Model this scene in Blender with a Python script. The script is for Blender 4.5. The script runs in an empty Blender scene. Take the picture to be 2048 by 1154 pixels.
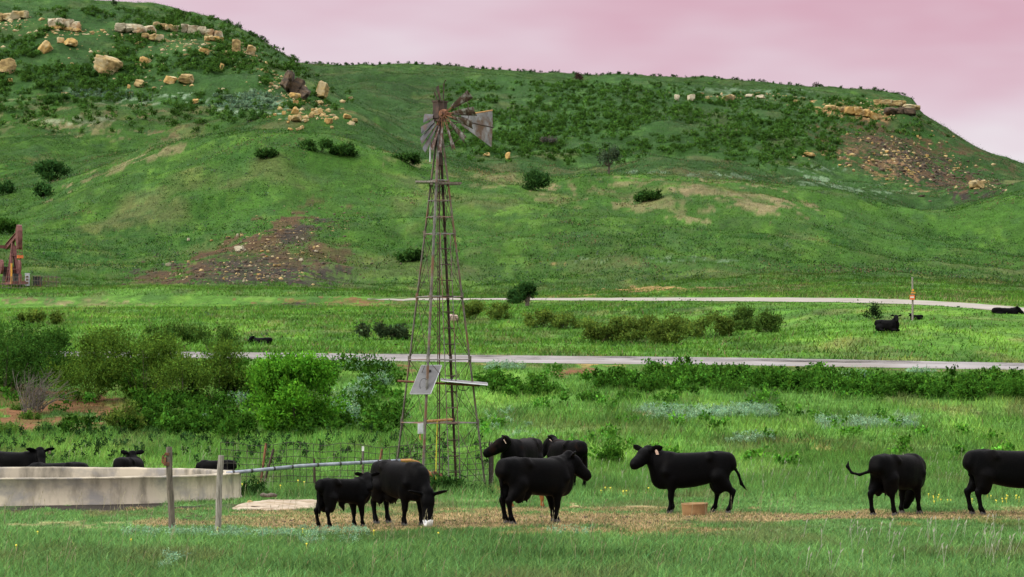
import bpy, math, random
import numpy as np
from mathutils import Vector, Matrix

# ------------------------------------------------------------------ camera, sky, sun, exposure
scene = bpy.context.scene
COL = scene.collection
F = 5093.0           # focal length in photo pixels (photo 2048 wide)
YH = 760.0           # photo row of the horizon
CZ = 2.92            # camera height above the meadow
cam_d = bpy.data.cameras.new("camera")
cam = bpy.data.objects.new("camera", cam_d)
COL.objects.link(cam)
cam.location = (0, 0, CZ)
cam.rotation_euler = (math.radians(90), 0, 0)
cam_d.sensor_width = 36.0
cam_d.lens = F / 2048 * 36.0
cam_d.shift_y = (YH - 577.0) / 2048
cam_d.clip_start = 0.5
cam_d.clip_end = 20000
scene.camera = cam
scene.view_settings.view_transform = 'Standard'
scene.view_settings.look = 'None'
scene.view_settings.gamma = 1
scene.view_settings.exposure = 0.0
scene.cycles.max_bounces = 6
scene.cycles.transparent_max_bounces = 4

SUN_EL, SUN_AZ = math.radians(36), math.radians(250)   # azimuth clockwise from +Y
world = bpy.data.worlds.new("World")
scene.world = world
world.use_nodes = True
wt = world.node_tree
wt.nodes.clear()
def N(tree, t, **kw):
    n = tree.nodes.new(t)
    for k, v in kw.items():
        if k in n.inputs: n.inputs[k].default_value = v
        else: setattr(n, k, v)
    return n
wout = N(wt, 'ShaderNodeOutputWorld')
sky = N(wt, 'ShaderNodeTexSky', sky_type='NISHITA', sun_disc=False, sun_elevation=SUN_EL, sun_rotation=SUN_AZ)
bg1 = N(wt, 'ShaderNodeBackground', Strength=0.06)
wt.links.new(sky.outputs[0], bg1.inputs[0])
tc = N(wt, 'ShaderNodeTexCoord')
sep = N(wt, 'ShaderNodeSeparateXYZ')
wt.links.new(tc.outputs['Generated'], sep.inputs[0])
# overcast layer: pink towards the horizon, neutral grey overhead, soft streaks
mp = N(wt, 'ShaderNodeMapping'); mp.inputs['Scale'].default_value = (7, 7, 24)
mp.inputs['Rotation'].default_value = (0, math.radians(8), 0)
wt.links.new(tc.outputs['Generated'], mp.inputs[0])
nz = N(wt, 'ShaderNodeTexNoise', Scale=1.1, Detail=3.0, Roughness=0.5)
wt.links.new(mp.outputs[0], nz.inputs['Vector'])
ma = N(wt, 'ShaderNodeMath', operation='MULTIPLY_ADD'); ma.inputs[1].default_value = 0.14; ma.inputs[2].default_value = -0.07
wt.links.new(nz.outputs['Fac'], ma.inputs[0])
# a broad darker bank of cloud towards the right
mx = N(wt, 'ShaderNodeMath', operation='MULTIPLY_ADD'); mx.inputs[1].default_value = 0.02
wt.links.new(sep.outputs['X'], mx.inputs[0]); wt.links.new(ma.outputs[0], mx.inputs[2])
ad = N(wt, 'ShaderNodeMath', operation='ADD')
wt.links.new(sep.outputs['Z'], ad.inputs[0]); wt.links.new(mx.outputs[0], ad.inputs[1])
ramp = N(wt, 'ShaderNodeValToRGB')
el = ramp.color_ramp.elements
el[0].position = 0.0; el[0].color = (0.86, 0.80, 0.84, 1)
el[1].position = 1.0; el[1].color = (2.45, 2.46, 2.48, 1)
for p, c in ((0.078, (0.89, 0.84, 0.88)), (0.112, (0.81, 0.65, 0.73)), (0.156, (0.72, 0.44, 0.535)), (0.21, (0.76, 0.56, 0.64)), (0.40, (1.45, 1.42, 1.42))):
    e = el.new(p); e.color = (*c, 1)
wt.links.new(ad.outputs[0], ramp.inputs[0])
bg2 = N(wt, 'ShaderNodeBackground', Strength=0.97)
wt.links.new(ramp.outputs[0], bg2.inputs[0])
mixs = N(wt, 'ShaderNodeMixShader'); mixs.inputs[0].default_value = 0.97
wt.links.new(bg1.outputs[0], mixs.inputs[1]); wt.links.new(bg2.outputs[0], mixs.inputs[2])
wt.links.new(mixs.outputs[0], wout.inputs[0])

sun_d = bpy.data.lights.new("sun", 'SUN')
sun_d.energy = 2.7
sun_d.angle = math.radians(12)
sun_d.color = (1.0, 0.95, 0.87)
sun = bpy.data.objects.new("sun", sun_d)
COL.objects.link(sun)
sdir = Vector((math.sin(SUN_AZ) * math.cos(SUN_EL), math.cos(SUN_AZ) * math.cos(SUN_EL), math.sin(SUN_EL)))
sun.rotation_euler = sdir.to_track_quat('Z', 'Y').to_euler()

# ------------------------------------------------------------------ helpers
rng = np.random.default_rng(7)
random.seed(7)

def tag(o, label=None, cat=None, group=None, kind=None):
    if label: o['label'] = label
    if cat: o['category'] = cat
    if group: o['group'] = group
    if kind: o['kind'] = kind
    return o

def empty(name, loc, label, cat, group=None, rz=0.0):
    o = bpy.data.objects.new(name, None)
    o.empty_display_size = 0.2
    COL.objects.link(o)
    o.location = loc
    o.rotation_euler = (0, 0, rz)
    return tag(o, label, cat, group)

def raw_mesh(name, V, faces, mat, col=None, smooth=False, parent=None, nrm=None):
    """faces: list of (n,k) int arrays"""
    V = np.asarray(V, np.float32)
    me = bpy.data.meshes.new(name)
    me.vertices.add(len(V))
    me.vertices.foreach_set('co', V.ravel())
    faces = [np.asarray(f, np.int32) for f in faces if len(f)]
    tot = sum(f.size for f in faces)
    npoly = sum(len(f) for f in faces)
    me.loops.add(tot)
    me.polygons.add(npoly)
    me.loops.foreach_set('vertex_index', np.concatenate([f.ravel() for f in faces]))
    starts, s = [], 0
    for f in faces:
        k = f.shape[1]
        starts.append(np.arange(len(f), dtype=np.int32) * k + s)
        s += f.size
    me.polygons.foreach_set('loop_start', np.concatenate(starts))
    if smooth:
        me.polygons.foreach_set('use_smooth', np.ones(npoly, bool))
    if col is not None:
        a = me.attributes.new('Col', 'FLOAT_COLOR', 'POINT')
        c4 = np.ones((len(V), 4), np.float32)
        c4[:, :3] = col
        a.data.foreach_set('color', c4.ravel())
    if nrm is not None:     # leaves and blades are shaded by the way the plant faces, not one flat card each
        a = me.attributes.new('Nrm', 'FLOAT_VECTOR', 'POINT'); a.data.foreach_set('vector', np.asarray(nrm, np.float32).ravel())
    me.update(calc_edges=True)
    if mat: me.materials.append(mat)
    o = bpy.data.objects.new(name, me)
    COL.objects.link(o)
    if parent: o.parent = parent
    return o

class MB:
    """small mesh collector: boxes, bars, tubes, prisms joined into ONE mesh object"""
    def __init__(s): s.v = []; s.f = []
    def add(s, v, f):
        n = len(s.v); s.v += [tuple(p) for p in v]; s.f += [tuple(i + n for i in q) for q in f]; return s
    def box(s, c, size, rz=0.0, M=None):
        hx, hy, hz = [q / 2 for q in size]
        P = [Vector((x, y, z)) for x in (-hx, hx) for y in (-hy, hy) for z in (-hz, hz)]
        R = M if M is not None else Matrix.Rotation(rz, 3, 'Z')
        P = [R @ p + Vector(c) for p in P]
        return s.add(P, [(0, 1, 3, 2), (4, 6, 7, 5), (0, 4, 5, 1), (2, 3, 7, 6), (0, 2, 6, 4), (1, 5, 7, 3)])
    def tube(s, pts, r, n=6):
        pts = [Vector(p) for p in pts]
        if not isinstance(r, (list, tuple)): r = [r] * len(pts)
        rings = []
        for i, p in enumerate(pts):
            d = (pts[min(i + 1, len(pts) - 1)] - pts[max(i - 1, 0)]).normalized()
            a = d.cross(Vector((0, 0, 1)) if abs(d.z) < 0.9 else Vector((1, 0, 0))).normalized()
            b = d.cross(a)
            rings.append([p + (a * math.cos(2 * math.pi * k / n) + b * math.sin(2 * math.pi * k / n)) * r[i] for k in range(n)])
        V = [q for g in rings for q in g]
        f = []
        for i in range(len(pts) - 1):
            for k in range(n):
                f.append((i * n + k, i * n + (k + 1) % n, (i + 1) * n + (k + 1) % n, (i + 1) * n + k))
        f.append(tuple(range(n - 1, -1, -1))); f.append(tuple(range((len(pts) - 1) * n, len(pts) * n)))
        return s.add(V, f)
    def angle(s, a, b, w=0.06, t=0.008, out=Vector((1, 0, 0))):
        """an L-section bar from a to b"""
        a, b = Vector(a), Vector(b)
        d = (b - a).normalized()
        u = (out - d * out.dot(d)).normalized(); v = d.cross(u)
        prof = [(0, 0), (w, 0), (w, t), (t, t), (t, w), (0, w)]
        q = math.sqrt(.5)
        U, W = (u + v) * q, (v - u) * q
        V = [p - U * x * -1 * 0 + (-U * x * 0) + (U * -(x + y) * q * 0) + (-(u * (x + y)) + v * (x - y)) * q for p in (a, b) for x, y in prof]
        n = 6
        f = [(k, (k + 1) % n, n + (k + 1) % n, n + k) for k in range(n)] + [tuple(range(n - 1, -1, -1)), tuple(range(n, 2 * n))]
        return s.add(V, f)
    def build(s, name, mat, parent=None, smooth=False):
        me = bpy.data.meshes.new(name)
        me.from_pydata([tuple(p) for p in s.v], [], s.f)
        me.update()
        if smooth:
            me.polygons.foreach_set('use_smooth', np.ones(len(me.polygons), bool))
        me.materials.append(mat)
        o = bpy.data.objects.new(name, me)
        COL.objects.link(o)
        if parent: o.parent = parent
        return o

# ---- noise
def _h(ix, iy, seed):
    h = (ix.astype(np.int64) * 374761393 + iy.astype(np.int64) * 668265263 + seed * 974711) & 0xffffffff
    h = ((h ^ (h >> 13)) * 1274126177) & 0xffffffff
    return ((h ^ (h >> 16)) & 0xffff) / 65535.0
def vnoise(x, y, seed=0):
    ix, iy = np.floor(x), np.floor(y)
    fx, fy = x - ix, y - iy
    fx = fx * fx * (3 - 2 * fx); fy = fy * fy * (3 - 2 * fy)
    a, b = _h(ix, iy, seed), _h(ix + 1, iy, seed)
    c, d = _h(ix, iy + 1, seed), _h(ix + 1, iy + 1, seed)
    return (a + (b - a) * fx) * (1 - fy) + (c + (d - c) * fx) * fy
def fbm(x, y, seed=0, oct=4):
    s, a, t = 0.0, 0.5, 0.0
    for i in range(oct):
        s = s + a * vnoise(x * 2 ** i + 17.3 * i, y * 2 ** i - 9.1 * i, seed + i); t += a; a *= 0.55
    return s / t
def sst(a, b, x):
    t = np.clip((x - a) / (b - a), 0, 1); return t * t * (3 - 2 * t)

# ------------------------------------------------------------------ materials
def new_mat(name):
    m = bpy.data.materials.new(name); m.use_nodes = True
    t = m.node_tree; b = t.nodes['Principled BSDF']
    return m, t, b
def mat_noise(name, c1, c2, scale=8, rough=0.8, metal=0.0, bump=0.2, detail=6, lo=0.35, hi=0.65, stretch=(1, 1, 1), c3=None, s3=2.0):
    m, t, b = new_mat(name)
    co = N(t, 'ShaderNodeTexCoord'); mp = N(t, 'ShaderNodeMapping'); mp.inputs['Scale'].default_value = stretch
    oi = N(t, 'ShaderNodeObjectInfo')
    va = N(t, 'ShaderNodeVectorMath', operation='ADD')
    sc = N(t, 'ShaderNodeVectorMath', operation='SCALE'); sc.inputs[0].default_value = (13.1, 7.7, 5.3)
    t.links.new(oi.outputs['Random'], sc.inputs['Scale'])
    t.links.new(co.outputs['Object'], va.inputs[0]); t.links.new(sc.outputs[0], va.inputs[1])
    t.links.new(va.outputs[0], mp.inputs[0])
    n = N(t, 'ShaderNodeTexNoise', Scale=scale, Detail=detail, Roughness=0.6)
    t.links.new(mp.outputs[0], n.inputs['Vector'])
    r = N(t, 'ShaderNodeValToRGB'); r.color_ramp.elements[0].position = lo; r.color_ramp.elements[1].position = hi
    r.color_ramp.elements[0].color = (*c1, 1); r.color_ramp.elements[1].color = (*c2, 1)
    t.links.new(n.outputs['Fac'], r.inputs[0])
    out = r.outputs[0]
    if c3 is not None:
        n3 = N(t, 'ShaderNodeTexNoise', Scale=s3, Detail=5.0, Roughness=0.65)
        t.links.new(va.outputs[0], n3.inputs['Vector'])
        r3 = N(t, 'ShaderNodeValToRGB'); r3.color_ramp.elements[0].position = 0.48; r3.color_ramp.elements[1].position = 0.62
        t.links.new(n3.outputs['Fac'], r3.inputs[0])
        mxn = N(t, 'ShaderNodeMix', data_type='RGBA'); mxn.inputs[7].default_value = (*c3, 1)
        t.links.new(r3.outputs[0], mxn.inputs[0]); t.links.new(out, mxn.inputs[6]); out = mxn.outputs[2]
    t.links.new(out, b.inputs['Base Color'])
    b.inputs['Roughness'].default_value = rough; b.inputs['Metallic'].default_value = metal
    if bump:
        bp = N(t, 'ShaderNodeBump', Strength=bump, Distance=0.05)
        t.links.new(n.outputs['Fac'], bp.inputs['Height']); t.links.new(bp.outputs[0], b.inputs['Normal'])
    return m
def mat_leaf(name, transl=0.3, rough=0.6):
    """per-leaf colour from the mesh, some light passing through"""
    m = bpy.data.materials.new(name); m.use_nodes = True
    t = m.node_tree; t.nodes.clear()
    o = N(t, 'ShaderNodeOutputMaterial'); a = N(t, 'ShaderNodeAttribute', attribute_name='Col')
    d = N(t, 'ShaderNodeBsdfDiffuse'); tr = N(t, 'ShaderNodeBsdfTranslucent'); mx = N(t, 'ShaderNodeMixShader'); mx.inputs[0].default_value = transl
    for q in (d, tr): t.links.new(a.outputs['Color'], q.inputs['Color'])
    an = N(t, 'ShaderNodeAttribute', attribute_name='Nrm'); vn = N(t, 'ShaderNodeVectorMath', operation='NORMALIZE')
    t.links.new(an.outputs['Vector'], vn.inputs[0]); t.links.new(vn.outputs[0], d.inputs['Normal'])
    t.links.new(d.outputs[0], mx.inputs[1]); t.links.new(tr.outputs[0], mx.inputs[2]); t.links.new(mx.outputs[0], o.inputs[0])
    return m
def mat_ground():
    m, t, b = new_mat('ground')
    a = N(t, 'ShaderNodeAttribute', attribute_name='Col')
    co = N(t, 'ShaderNodeTexCoord')
    n1 = N(t, 'ShaderNodeTexNoise', Scale=3.0, Detail=8.0, Roughness=0.7)
    n2 = N(t, 'ShaderNodeTexNoise', Scale=0.35, Detail=6.0, Roughness=0.65)
    for n in (n1, n2): t.links.new(co.outputs['Object'], n.inputs['Vector'])
    n3 = N(t, 'ShaderNodeTexNoise', Scale=1.1, Detail=7.0, Roughness=0.7); t.links.new(co.outputs['Object'], n3.inputs['Vector'])
    r3 = N(t, 'ShaderNodeMapRange'); r3.inputs[1].default_value = 0.3; r3.inputs[2].default_value = 0.7; r3.inputs[3].default_value = 0.68; r3.inputs[4].default_value = 1.3
    t.links.new(n3.outputs['Fac'], r3.inputs[0])
    r1 = N(t, 'ShaderNodeMapRange'); r1.inputs[1].default_value = 0.3; r1.inputs[2].default_value = 0.7; r1.inputs[3].default_value = 0.62; r1.inputs[4].default_value = 1.32
    t.links.new(n1.outputs['Fac'], r1.inputs[0])
    r2 = N(t, 'ShaderNodeMapRange'); r2.inputs[1].default_value = 0.3; r2.inputs[2].default_value = 0.7; r2.inputs[3].default_value = 0.75; r2.inputs[4].default_value = 1.25
    t.links.new(n2.outputs['Fac'], r2.inputs[0])
    mu = N(t, 'ShaderNodeMath', operation='MULTIPLY'); t.links.new(r1.outputs[0], mu.inputs[0]); t.links.new(r2.outputs[0], mu.inputs[1])
    sc = N(t, 'ShaderNodeVectorMath', operation='SCALE'); t.links.new(a.outputs['Color'], sc.inputs[0]); mu2 = N(t, 'ShaderNodeMath', operation='MULTIPLY'); t.links.new(mu.outputs[0], mu2.inputs[0]); t.links.new(r3.outputs[0], mu2.inputs[1]); t.links.new(mu2.outputs[0], sc.inputs['Scale'])
    t.links.new(sc.outputs[0], b.inputs['Base Color'])
    b.inputs['Roughness'].default_value = 0.95; b.inputs['Specular IOR Level'].default_value = 0.1
    ad = N(t, 'ShaderNodeMath', operation='ADD'); t.links.new(n1.outputs['Fac'], ad.inputs[0]); t.links.new(n2.outputs['Fac'], ad.inputs[1])
    bp = N(t, 'ShaderNodeBump', Strength=0.6, Distance=0.25)
    t.links.new(ad.outputs[0], bp.inputs['Height']); t.links.new(bp.outputs[0], b.inputs['Normal'])
    return m
M_ground = mat_ground()
M_grass = mat_leaf('grass', 0.42)
M_leaf = mat_leaf('foliage', 0.48)
M_wood = mat_noise('weathered_wood', (0.13, 0.11, 0.09), (0.36, 0.33, 0.29), 6, 0.85, 0, 0.5, stretch=(9, 9, 0.7))
M_darkwood = mat_noise('dark_wood', (0.05, 0.04, 0.03), (0.20, 0.165, 0.13), 6, 0.85, 0, 0.5, stretch=(9, 9, 0.7))
M_bark = mat_noise('bark', (0.05, 0.04, 0.03), (0.13, 0.105, 0.08), 9, 0.9)
M_twig = mat_noise('dead_twig', (0.07, 0.06, 0.052), (0.17, 0.145, 0.125), 9, 0.9)
M_galv = mat_noise('galvanised_steel', (0.055, 0.047, 0.035), (0.155, 0.14, 0.11), 7, 0.6, 0.2, 0.15, c3=(0.15, 0.07, 0.03), s3=1.6)
M_galvb = mat_noise('pale_galvanised_steel', (0.08, 0.075, 0.065), (0.20, 0.195, 0.18), 7, 0.5, 0.3, 0.15, c3=(0.17, 0.085, 0.045), s3=1.3)
M_rust = mat_noise('rusted_steel', (0.075, 0.032, 0.02), (0.24, 0.10, 0.045), 9, 0.85, 0.1, 0.3)
M_darkrust = mat_noise('dark_rusted_steel', (0.022, 0.016, 0.014), (0.085, 0.045, 0.032), 7, 0.75, 0.2, 0.3)
M_bladea = mat_noise('rusted_blade', (0.038, 0.02, 0.015), (0.09, 0.045, 0.033), 5, 0.5, 0.3, 0.2, c3=(0.24, 0.225, 0.22), s3=7.0)
M_bladeb = mat_noise('grey_blade', (0.035, 0.035, 0.04), (0.095, 0.10, 0.115), 4, 0.6, 0.3, 0.2, c3=(0.07, 0.045, 0.035), s3=3.5)
M_vane = mat_noise('vane_sheet', (0.13, 0.125, 0.125), (0.33, 0.33, 0.35), 3.5, 0.5, 0.3, 0.15, c3=(0.12, 0.068, 0.04), s3=2.1)
M_wire = mat_noise('fence_wire', (0.03, 0.028, 0.024), (0.07, 0.06, 0.045), 5, 0.7, 0.3, 0)
M_concrete = mat_noise('stained_concrete', (0.10, 0.09, 0.068), (0.50, 0.44, 0.335), 1.6, 0.9, 0, 0.5, 12, 0.30, 0.56, (1.9, 1.9, 0.55), c3=(0.27, 0.255, 0.235), s3=1.0)
M_slab = mat_noise('pale_concrete', (0.20, 0.15, 0.10), (0.46, 0.385, 0.29), 3.5, 0.95, 0, 0.6, 10, 0.34, 0.58, c3=(0.25, 0.18, 0.10), s3=1.6)
M_stone = mat_noise('sandstone', (0.17, 0.115, 0.04), (0.45, 0.33, 0.13), 0.55, 0.9, 0, 0.7, 9, 0.35, 0.65, (1, 1, 2.4), c3=(0.42, 0.365, 0.22), s3=0.22)
M_orange_stone = mat_noise('orange_sandstone', (0.27, 0.16, 0.045), (0.52, 0.345, 0.11), 0.6, 0.9, 0, 0.6, 9, 0.3, 0.7, (1, 1, 1.6), c3=(0.48, 0.40, 0.22), s3=0.3)
M_pale_stone = mat_noise('pale_caprock', (0.27, 0.235, 0.145), (0.52, 0.48, 0.345), 0.6, 0.9, 0, 0.6, 9, 0.3, 0.7, (1, 1, 2.0), c3=(0.30, 0.19, 0.09), s3=0.25)
M_brown_stone = mat_noise('dark_brown_outcrop', (0.035, 0.026, 0.019), (0.14, 0.092, 0.05), 0.5, 0.9, 0, 0.8, 9, 0.38, 0.7, (1, 1, 2.4))
M_pink_stone = mat_noise('pinkish_boulder', (0.35, 0.25, 0.20), (0.52, 0.40, 0.34), 2, 0.9, 0, 0.4)
M_asphalt = mat_noise('worn_asphalt', (0.20, 0.185, 0.185), (0.31, 0.29, 0.29), 0.7, 0.9, 0, 0.15, 9, 0.35, 0.65, (0.35, 1.6, 1), c3=(0.20, 0.18, 0.165), s3=0.22)
M_crack = mat_noise('road_crack', (0.05, 0.045, 0.04), (0.10, 0.09, 0.08), 3, 0.95, 0, 0)
M_gravel = mat_noise('pale_gravel', (0.22, 0.20, 0.17), (0.34, 0.31, 0.275), 1.2, 0.95, 0, 0.2, 9, 0.35, 0.65, (0.3, 1, 1))
M_tub = mat_noise('orange_brown_plastic', (0.19, 0.105, 0.04), (0.33, 0.20, 0.085), 4, 0.7, 0, 0.15)
M_white = mat_noise('white_plastic', (0.55, 0.55, 0.54), (0.80, 0.80, 0.79), 8, 0.5, 0, 0.05)
M_tag = mat_noise('ear_tag_plastic', (0.75, 0.52, 0.42), (0.88, 0.70, 0.60), 8, 0.5, 0, 0)
M_panelback = mat_noise('grey_panel_back', (0.10, 0.10, 0.105), (0.15, 0.15, 0.155), 3, 0.5, 0, 0)
M_alu = mat_noise('aluminium_frame', (0.42, 0.43, 0.45), (0.58, 0.59, 0.61), 3, 0.35, 0.4, 0)
M_cell = mat_noise('solar_cells', (0.010, 0.013, 0.035), (0.02, 0.025, 0.06), 9, 0.15, 0, 0)
M_boxgrey = mat_noise('grey_steel_box', (0.42, 0.44, 0.47), (0.58, 0.60, 0.64), 5, 0.5, 0.1, 0.1)
M_black = mat_noise('black_rubber', (0.012, 0.012, 0.013), (0.03, 0.03, 0.03), 8, 0.6, 0, 0.1)
M_pvc = mat_noise('blue_grey_pipe', (0.14, 0.16, 0.20), (0.30, 0.33, 0.39), 5, 0.5, 0, 0.1)
M_orangepipe = mat_noise('orange_rust_pipe', (0.30, 0.13, 0.04), (0.52, 0.28, 0.09), 7, 0.7, 0, 0.1)
M_yellow = mat_noise('yellow_rope', (0.55, 0.46, 0.02), (0.72, 0.62, 0.06), 9, 0.7, 0, 0)
M_orange = mat_noise('orange_paint', (0.62, 0.13, 0.03), (0.75, 0.20, 0.05), 5, 0.5, 0, 0)
M_amber = mat_noise('amber_marker', (0.60, 0.25, 0.02), (0.72, 0.36, 0.05), 5, 0.5, 0, 0)
M_maroon = mat_noise('faded_maroon_paint', (0.10, 0.03, 0.028), (0.22, 0.085, 0.075), 1.5, 0.7, 0.1, 0.1)
M_hoof = mat_noise('hoof_horn', (0.02, 0.019, 0.018), (0.085, 0.08, 0.075), 12, 0.4, 0, 0.1)
M_eye = mat_noise('dark_eye', (0.005, 0.004, 0.003), (0.01, 0.008, 0.006), 8, 0.08, 0, 0)
def mat_coat(name, c, c2, patch, lo, hi):
    m, t, b = new_mat(name)
    co = N(t, 'ShaderNodeTexCoord')
    n = N(t, 'ShaderNodeTexNoise', Scale=1.6, Detail=4.0, Roughness=0.6); t.links.new(co.outputs['Object'], n.inputs['Vector'])
    r = N(t, 'ShaderNodeValToRGB'); r.color_ramp.elements[0].position = lo; r.color_ramp.elements[1].position = hi
    r.color_ramp.elements[0].color = (*c, 1); r.color_ramp.elements[1].color = (*c2, 1)
    t.links.new(n.outputs['Fac'], r.inputs[0]); t.links.new(r.outputs[0], b.inputs['Base Color'])
    mp = N(t, 'ShaderNodeMapping'); mp.inputs['Scale'].default_value = (10, 30, 22)
    t.links.new(co.outputs['Object'], mp.inputs[0])
    n2 = N(t, 'ShaderNodeTexNoise', Scale=2.6, Detail=5.0, Roughness=0.65); t.links.new(mp.outputs[0], n2.inputs['Vector'])
    bp = N(t, 'ShaderNodeBump', Strength=0.35, Distance=0.02); t.links.new(n2.outputs['Fac'], bp.inputs['Height'])
    t.links.new(bp.outputs[0], b.inputs['Normal'])
    b.inputs['Roughness'].default_value = 0.55; b.inputs['Specular IOR Level'].default_value = 0.045
    return m
M_coat = mat_coat('black_coat', (0.0014, 0.0014, 0.0018), (0.0042, 0.0034, 0.0033), None, 0.45, 0.75)
M_coatb = mat_coat('brownish_black_coat', (0.0016, 0.0015, 0.0018), (0.022, 0.008, 0.004), None, 0.52, 0.78)
M_coatc = mat_coat('brown_coat', (0.16, 0.06, 0.02), (0.30, 0.13, 0.045), None, 0.3, 0.7)

# ------------------------------------------------------------------ terrain
def interp1(knots, x, smooth=0):
    k = sorted(knots.items()); return np.interp(x, [a for a, _ in k], [b for _, b in k])
INF = 1e9
u_in = np.arange(-160, 2211, 3.0)
U = np.concatenate([np.array([-9000, -6000, -4000, -2800, -2000, -1500, -1100, -800, -600, -450, -340, -250]), u_in, np.array([2300, 2400, 2550, 2750, 3000, 3400, 3900, 4600, 6000, 8000, 11000])])
# feature lines of the land, near to far: distance by column, and either a height or the photo row the line shows at
LINES = [
    (3.0, None, 1.25), (14.0, None, 0.75), (26.0, None, 0.25), (36.0, None, 0.0), (55.0, None, 0.0), (70.0, None, 0.0),
    (80.0, {0: 912, 700: 912, 1000: 926, 2048: 922}, None),
    (91.0, {0: 872, 500: 872, 800: 872, 1000: 876, 1300: 868, 2048: 876}, None),
    (99.0, {0: 828, 500: 828, 800: 834, 1100: 830, 1500: 826, 2048: 838}, None),
    (106.0, {0: 785, 500: 785, 700: 795, 1000: 792, 1500: 785, 2048: 802}, None),
    (114.0, {0: 736, 460: 736, 700: 742, 1000: 750, 1500: 750, 2048: 764}, None),
    (119.0, {0: 716, 460: 719, 1000: 728, 1500: 733, 2048: 742}, None),
    (121.0, {0: 713, 460: 717, 1000: 725, 1500: 730.5, 2048: 740}, None),
    (127.0, {0: 704, 460: 706.5, 1000: 712.5, 1500: 717.5, 2048: 728}, None),
    (130.0, {0: 702, 460: 705, 1000: 711, 1500: 716, 2048: 726}, None),
    (146.0, {0: 690, 600: 688, 1200: 697, 1500: 690, 1775: 668, 1900: 664, 2048: 668}, None),
    (160.0, {0: 668, 600: 664, 1100: 676, 1350: 682, 1560: 668, 1700: 640, 1825: 632, 1950: 628, 2048: 634}, None),
    ({0: 200, 900: 200, 1200: 190, 1500: 180, 1825: 170, 2048: 163}, {0: 622, 600: 618, 900: 626, 1200: 618, 1500: 611, 1825: 612, 1950: 620, 2048: 630}, None),
    ({0: 238, 900: 238, 1200: 222, 1500: 195, 1825: 177, 2048: 168}, {0: 603, 750: 601, 900: 600.5, 1200: 601, 1500: 603, 1700: 605, 1825: 609, 1950: 617, 2048: 627.5}, None),
    ({0: 238.1, 735: 238.2, 900: 239.8, 1050: 238.0, 1200: 227, 1500: 203.5, 1825: 186, 2048: 175}, {0: 600, 750: 597, 900: 597.5, 1200: 596.5, 1500: 595, 1700: 596.5, 1825: 600, 1950: 607, 2048: 616}, None),
    ({0: 268, 900: 268, 1200: 262, 1500: 250, 1825: 240, 2048: 236}, {0: 577, 300: 573, 600: 577, 900: 588, 1200: 589, 1500: 580, 1800: 578, 2048: 592}, None),
    (284.0, {0: 560, 250: 562, 400: 550, 600: 552, 700: 572, 900: 582, 1200: 575, 1500: 556, 1800: 556, 2048: 575}, None),
    (345.0, {0: 480, 150: 472, 300: 448, 430: 430, 560: 424, 800: 455, 1000: 478, 1300: 476, 1500: 475, 1650: 490, 1800: 505, 2048: 520}, None),
    (430.0, {0: 398, 100: 378, 200: 338, 300: 302, 400: 280, 500: 267, 560: 264, 620: 268, 700: 284, 780: 308, 850: 328, 930: 340, 1000: 347, 1100: 360, 1180: 357, 1250: 358, 1350: 361, 1450: 362, 1550: 370, 1650: 392, 1750: 414, 1830: 428, 1870: 428, 1950: 404, 2048: 384}, None),
    (495.0, {0: 386, 100: 372, 250: 345, 400: 330, 560: 315, 700: 322, 850: 360, 1000: 386, 1250: 400, 1450: 408, 1650: 430, 1850: 440, 1950: 430, 2048: 415}, None),
    (590.0, {0: 292, 150: 288, 300: 280, 400: 262, 560: 246, 700: 252, 780: 290, 850: 316, 1000: 350, 1250: 352, 1450: 362, 1650: 392, 1850: 420, 2048: 392}, None),
    (680.0, {0: 178, 150: 182, 300: 192, 450: 190, 560: 190, 640: 212, 720: 252, 800: 290, 900: 306, 1000: 320, 1250: 316, 1450: 326, 1650: 350, 1850: 380, 2048: 392}, None),
    (760.0, {0: 72, 150: 70, 300: 80, 430: 94, 500: 116, 560: 142, 640: 182, 720: 236, 800: 262, 900: 266, 1000: 262, 1250: 264, 1450: 270, 1650: 290, 1800: 312, 1920: 350, 2048: 376}, None),
    (800.0, {0: 36, 150: 38, 300: 46, 430: 66, 500: 96, 560: 122, 640: 172, 720: 226, 800: 244, 900: 240, 1000: 236, 1250: 240, 1450: 246, 1650: 262, 1800: 280, 1920: 325, 2048: 362}, None),
    (870.0, {0: -16, 150: -8, 200: 0, 330: 19, 400: 30, 480: 52, 520: 78, 560: 106, 600: 129, 640: 160, 700: 196, 800: 208, 1000: 200, 1250: 208, 1450: 216, 1650: 224, 1780: 240, 1850: 268, 1920: 304, 2048: 352}, None),
    (960.0, {0: 10, 330: 40, 480: 75, 560: 122, 600: 142, 660: 158, 800: 168, 1000: 172, 1250: 180, 1450: 192, 1650: 202, 1760: 214, 1828: 232, 1845: 240, 1900: 266, 1950: 300, 2048: 346}, None),
    (1000.0, {0: 40, 330: 60, 480: 95, 560: 128, 600: 138, 660: 146, 800: 154, 1000: 162, 1250: 172, 1450: 178, 1650: 188, 1760: 199, 1822: 214, 1838: 228, 1850: 234, 1900: 262, 1950: 296.5, 2048: 341}, None),
    (1090.0, {0: 60, 330: 80, 480: 112, 560: 126, 600: 129, 750: 132.5, 930: 137, 1000: 145, 1150: 148, 1250: 155, 1400: 158, 1600: 172, 1750: 182, 1800: 192, 1822: 201, 1834: 211, 1840: 229, 1900: 262, 1950: 296, 2048: 340}, None),
    (1300.0, {0: 130, 560: 180, 1000: 190, 1500: 215, 1800: 245, 2048: 380}, None),
    (1900.0, None, 60.0), (4000.0, None, 20.0), (9000.0, None, 0.0),
]
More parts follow.
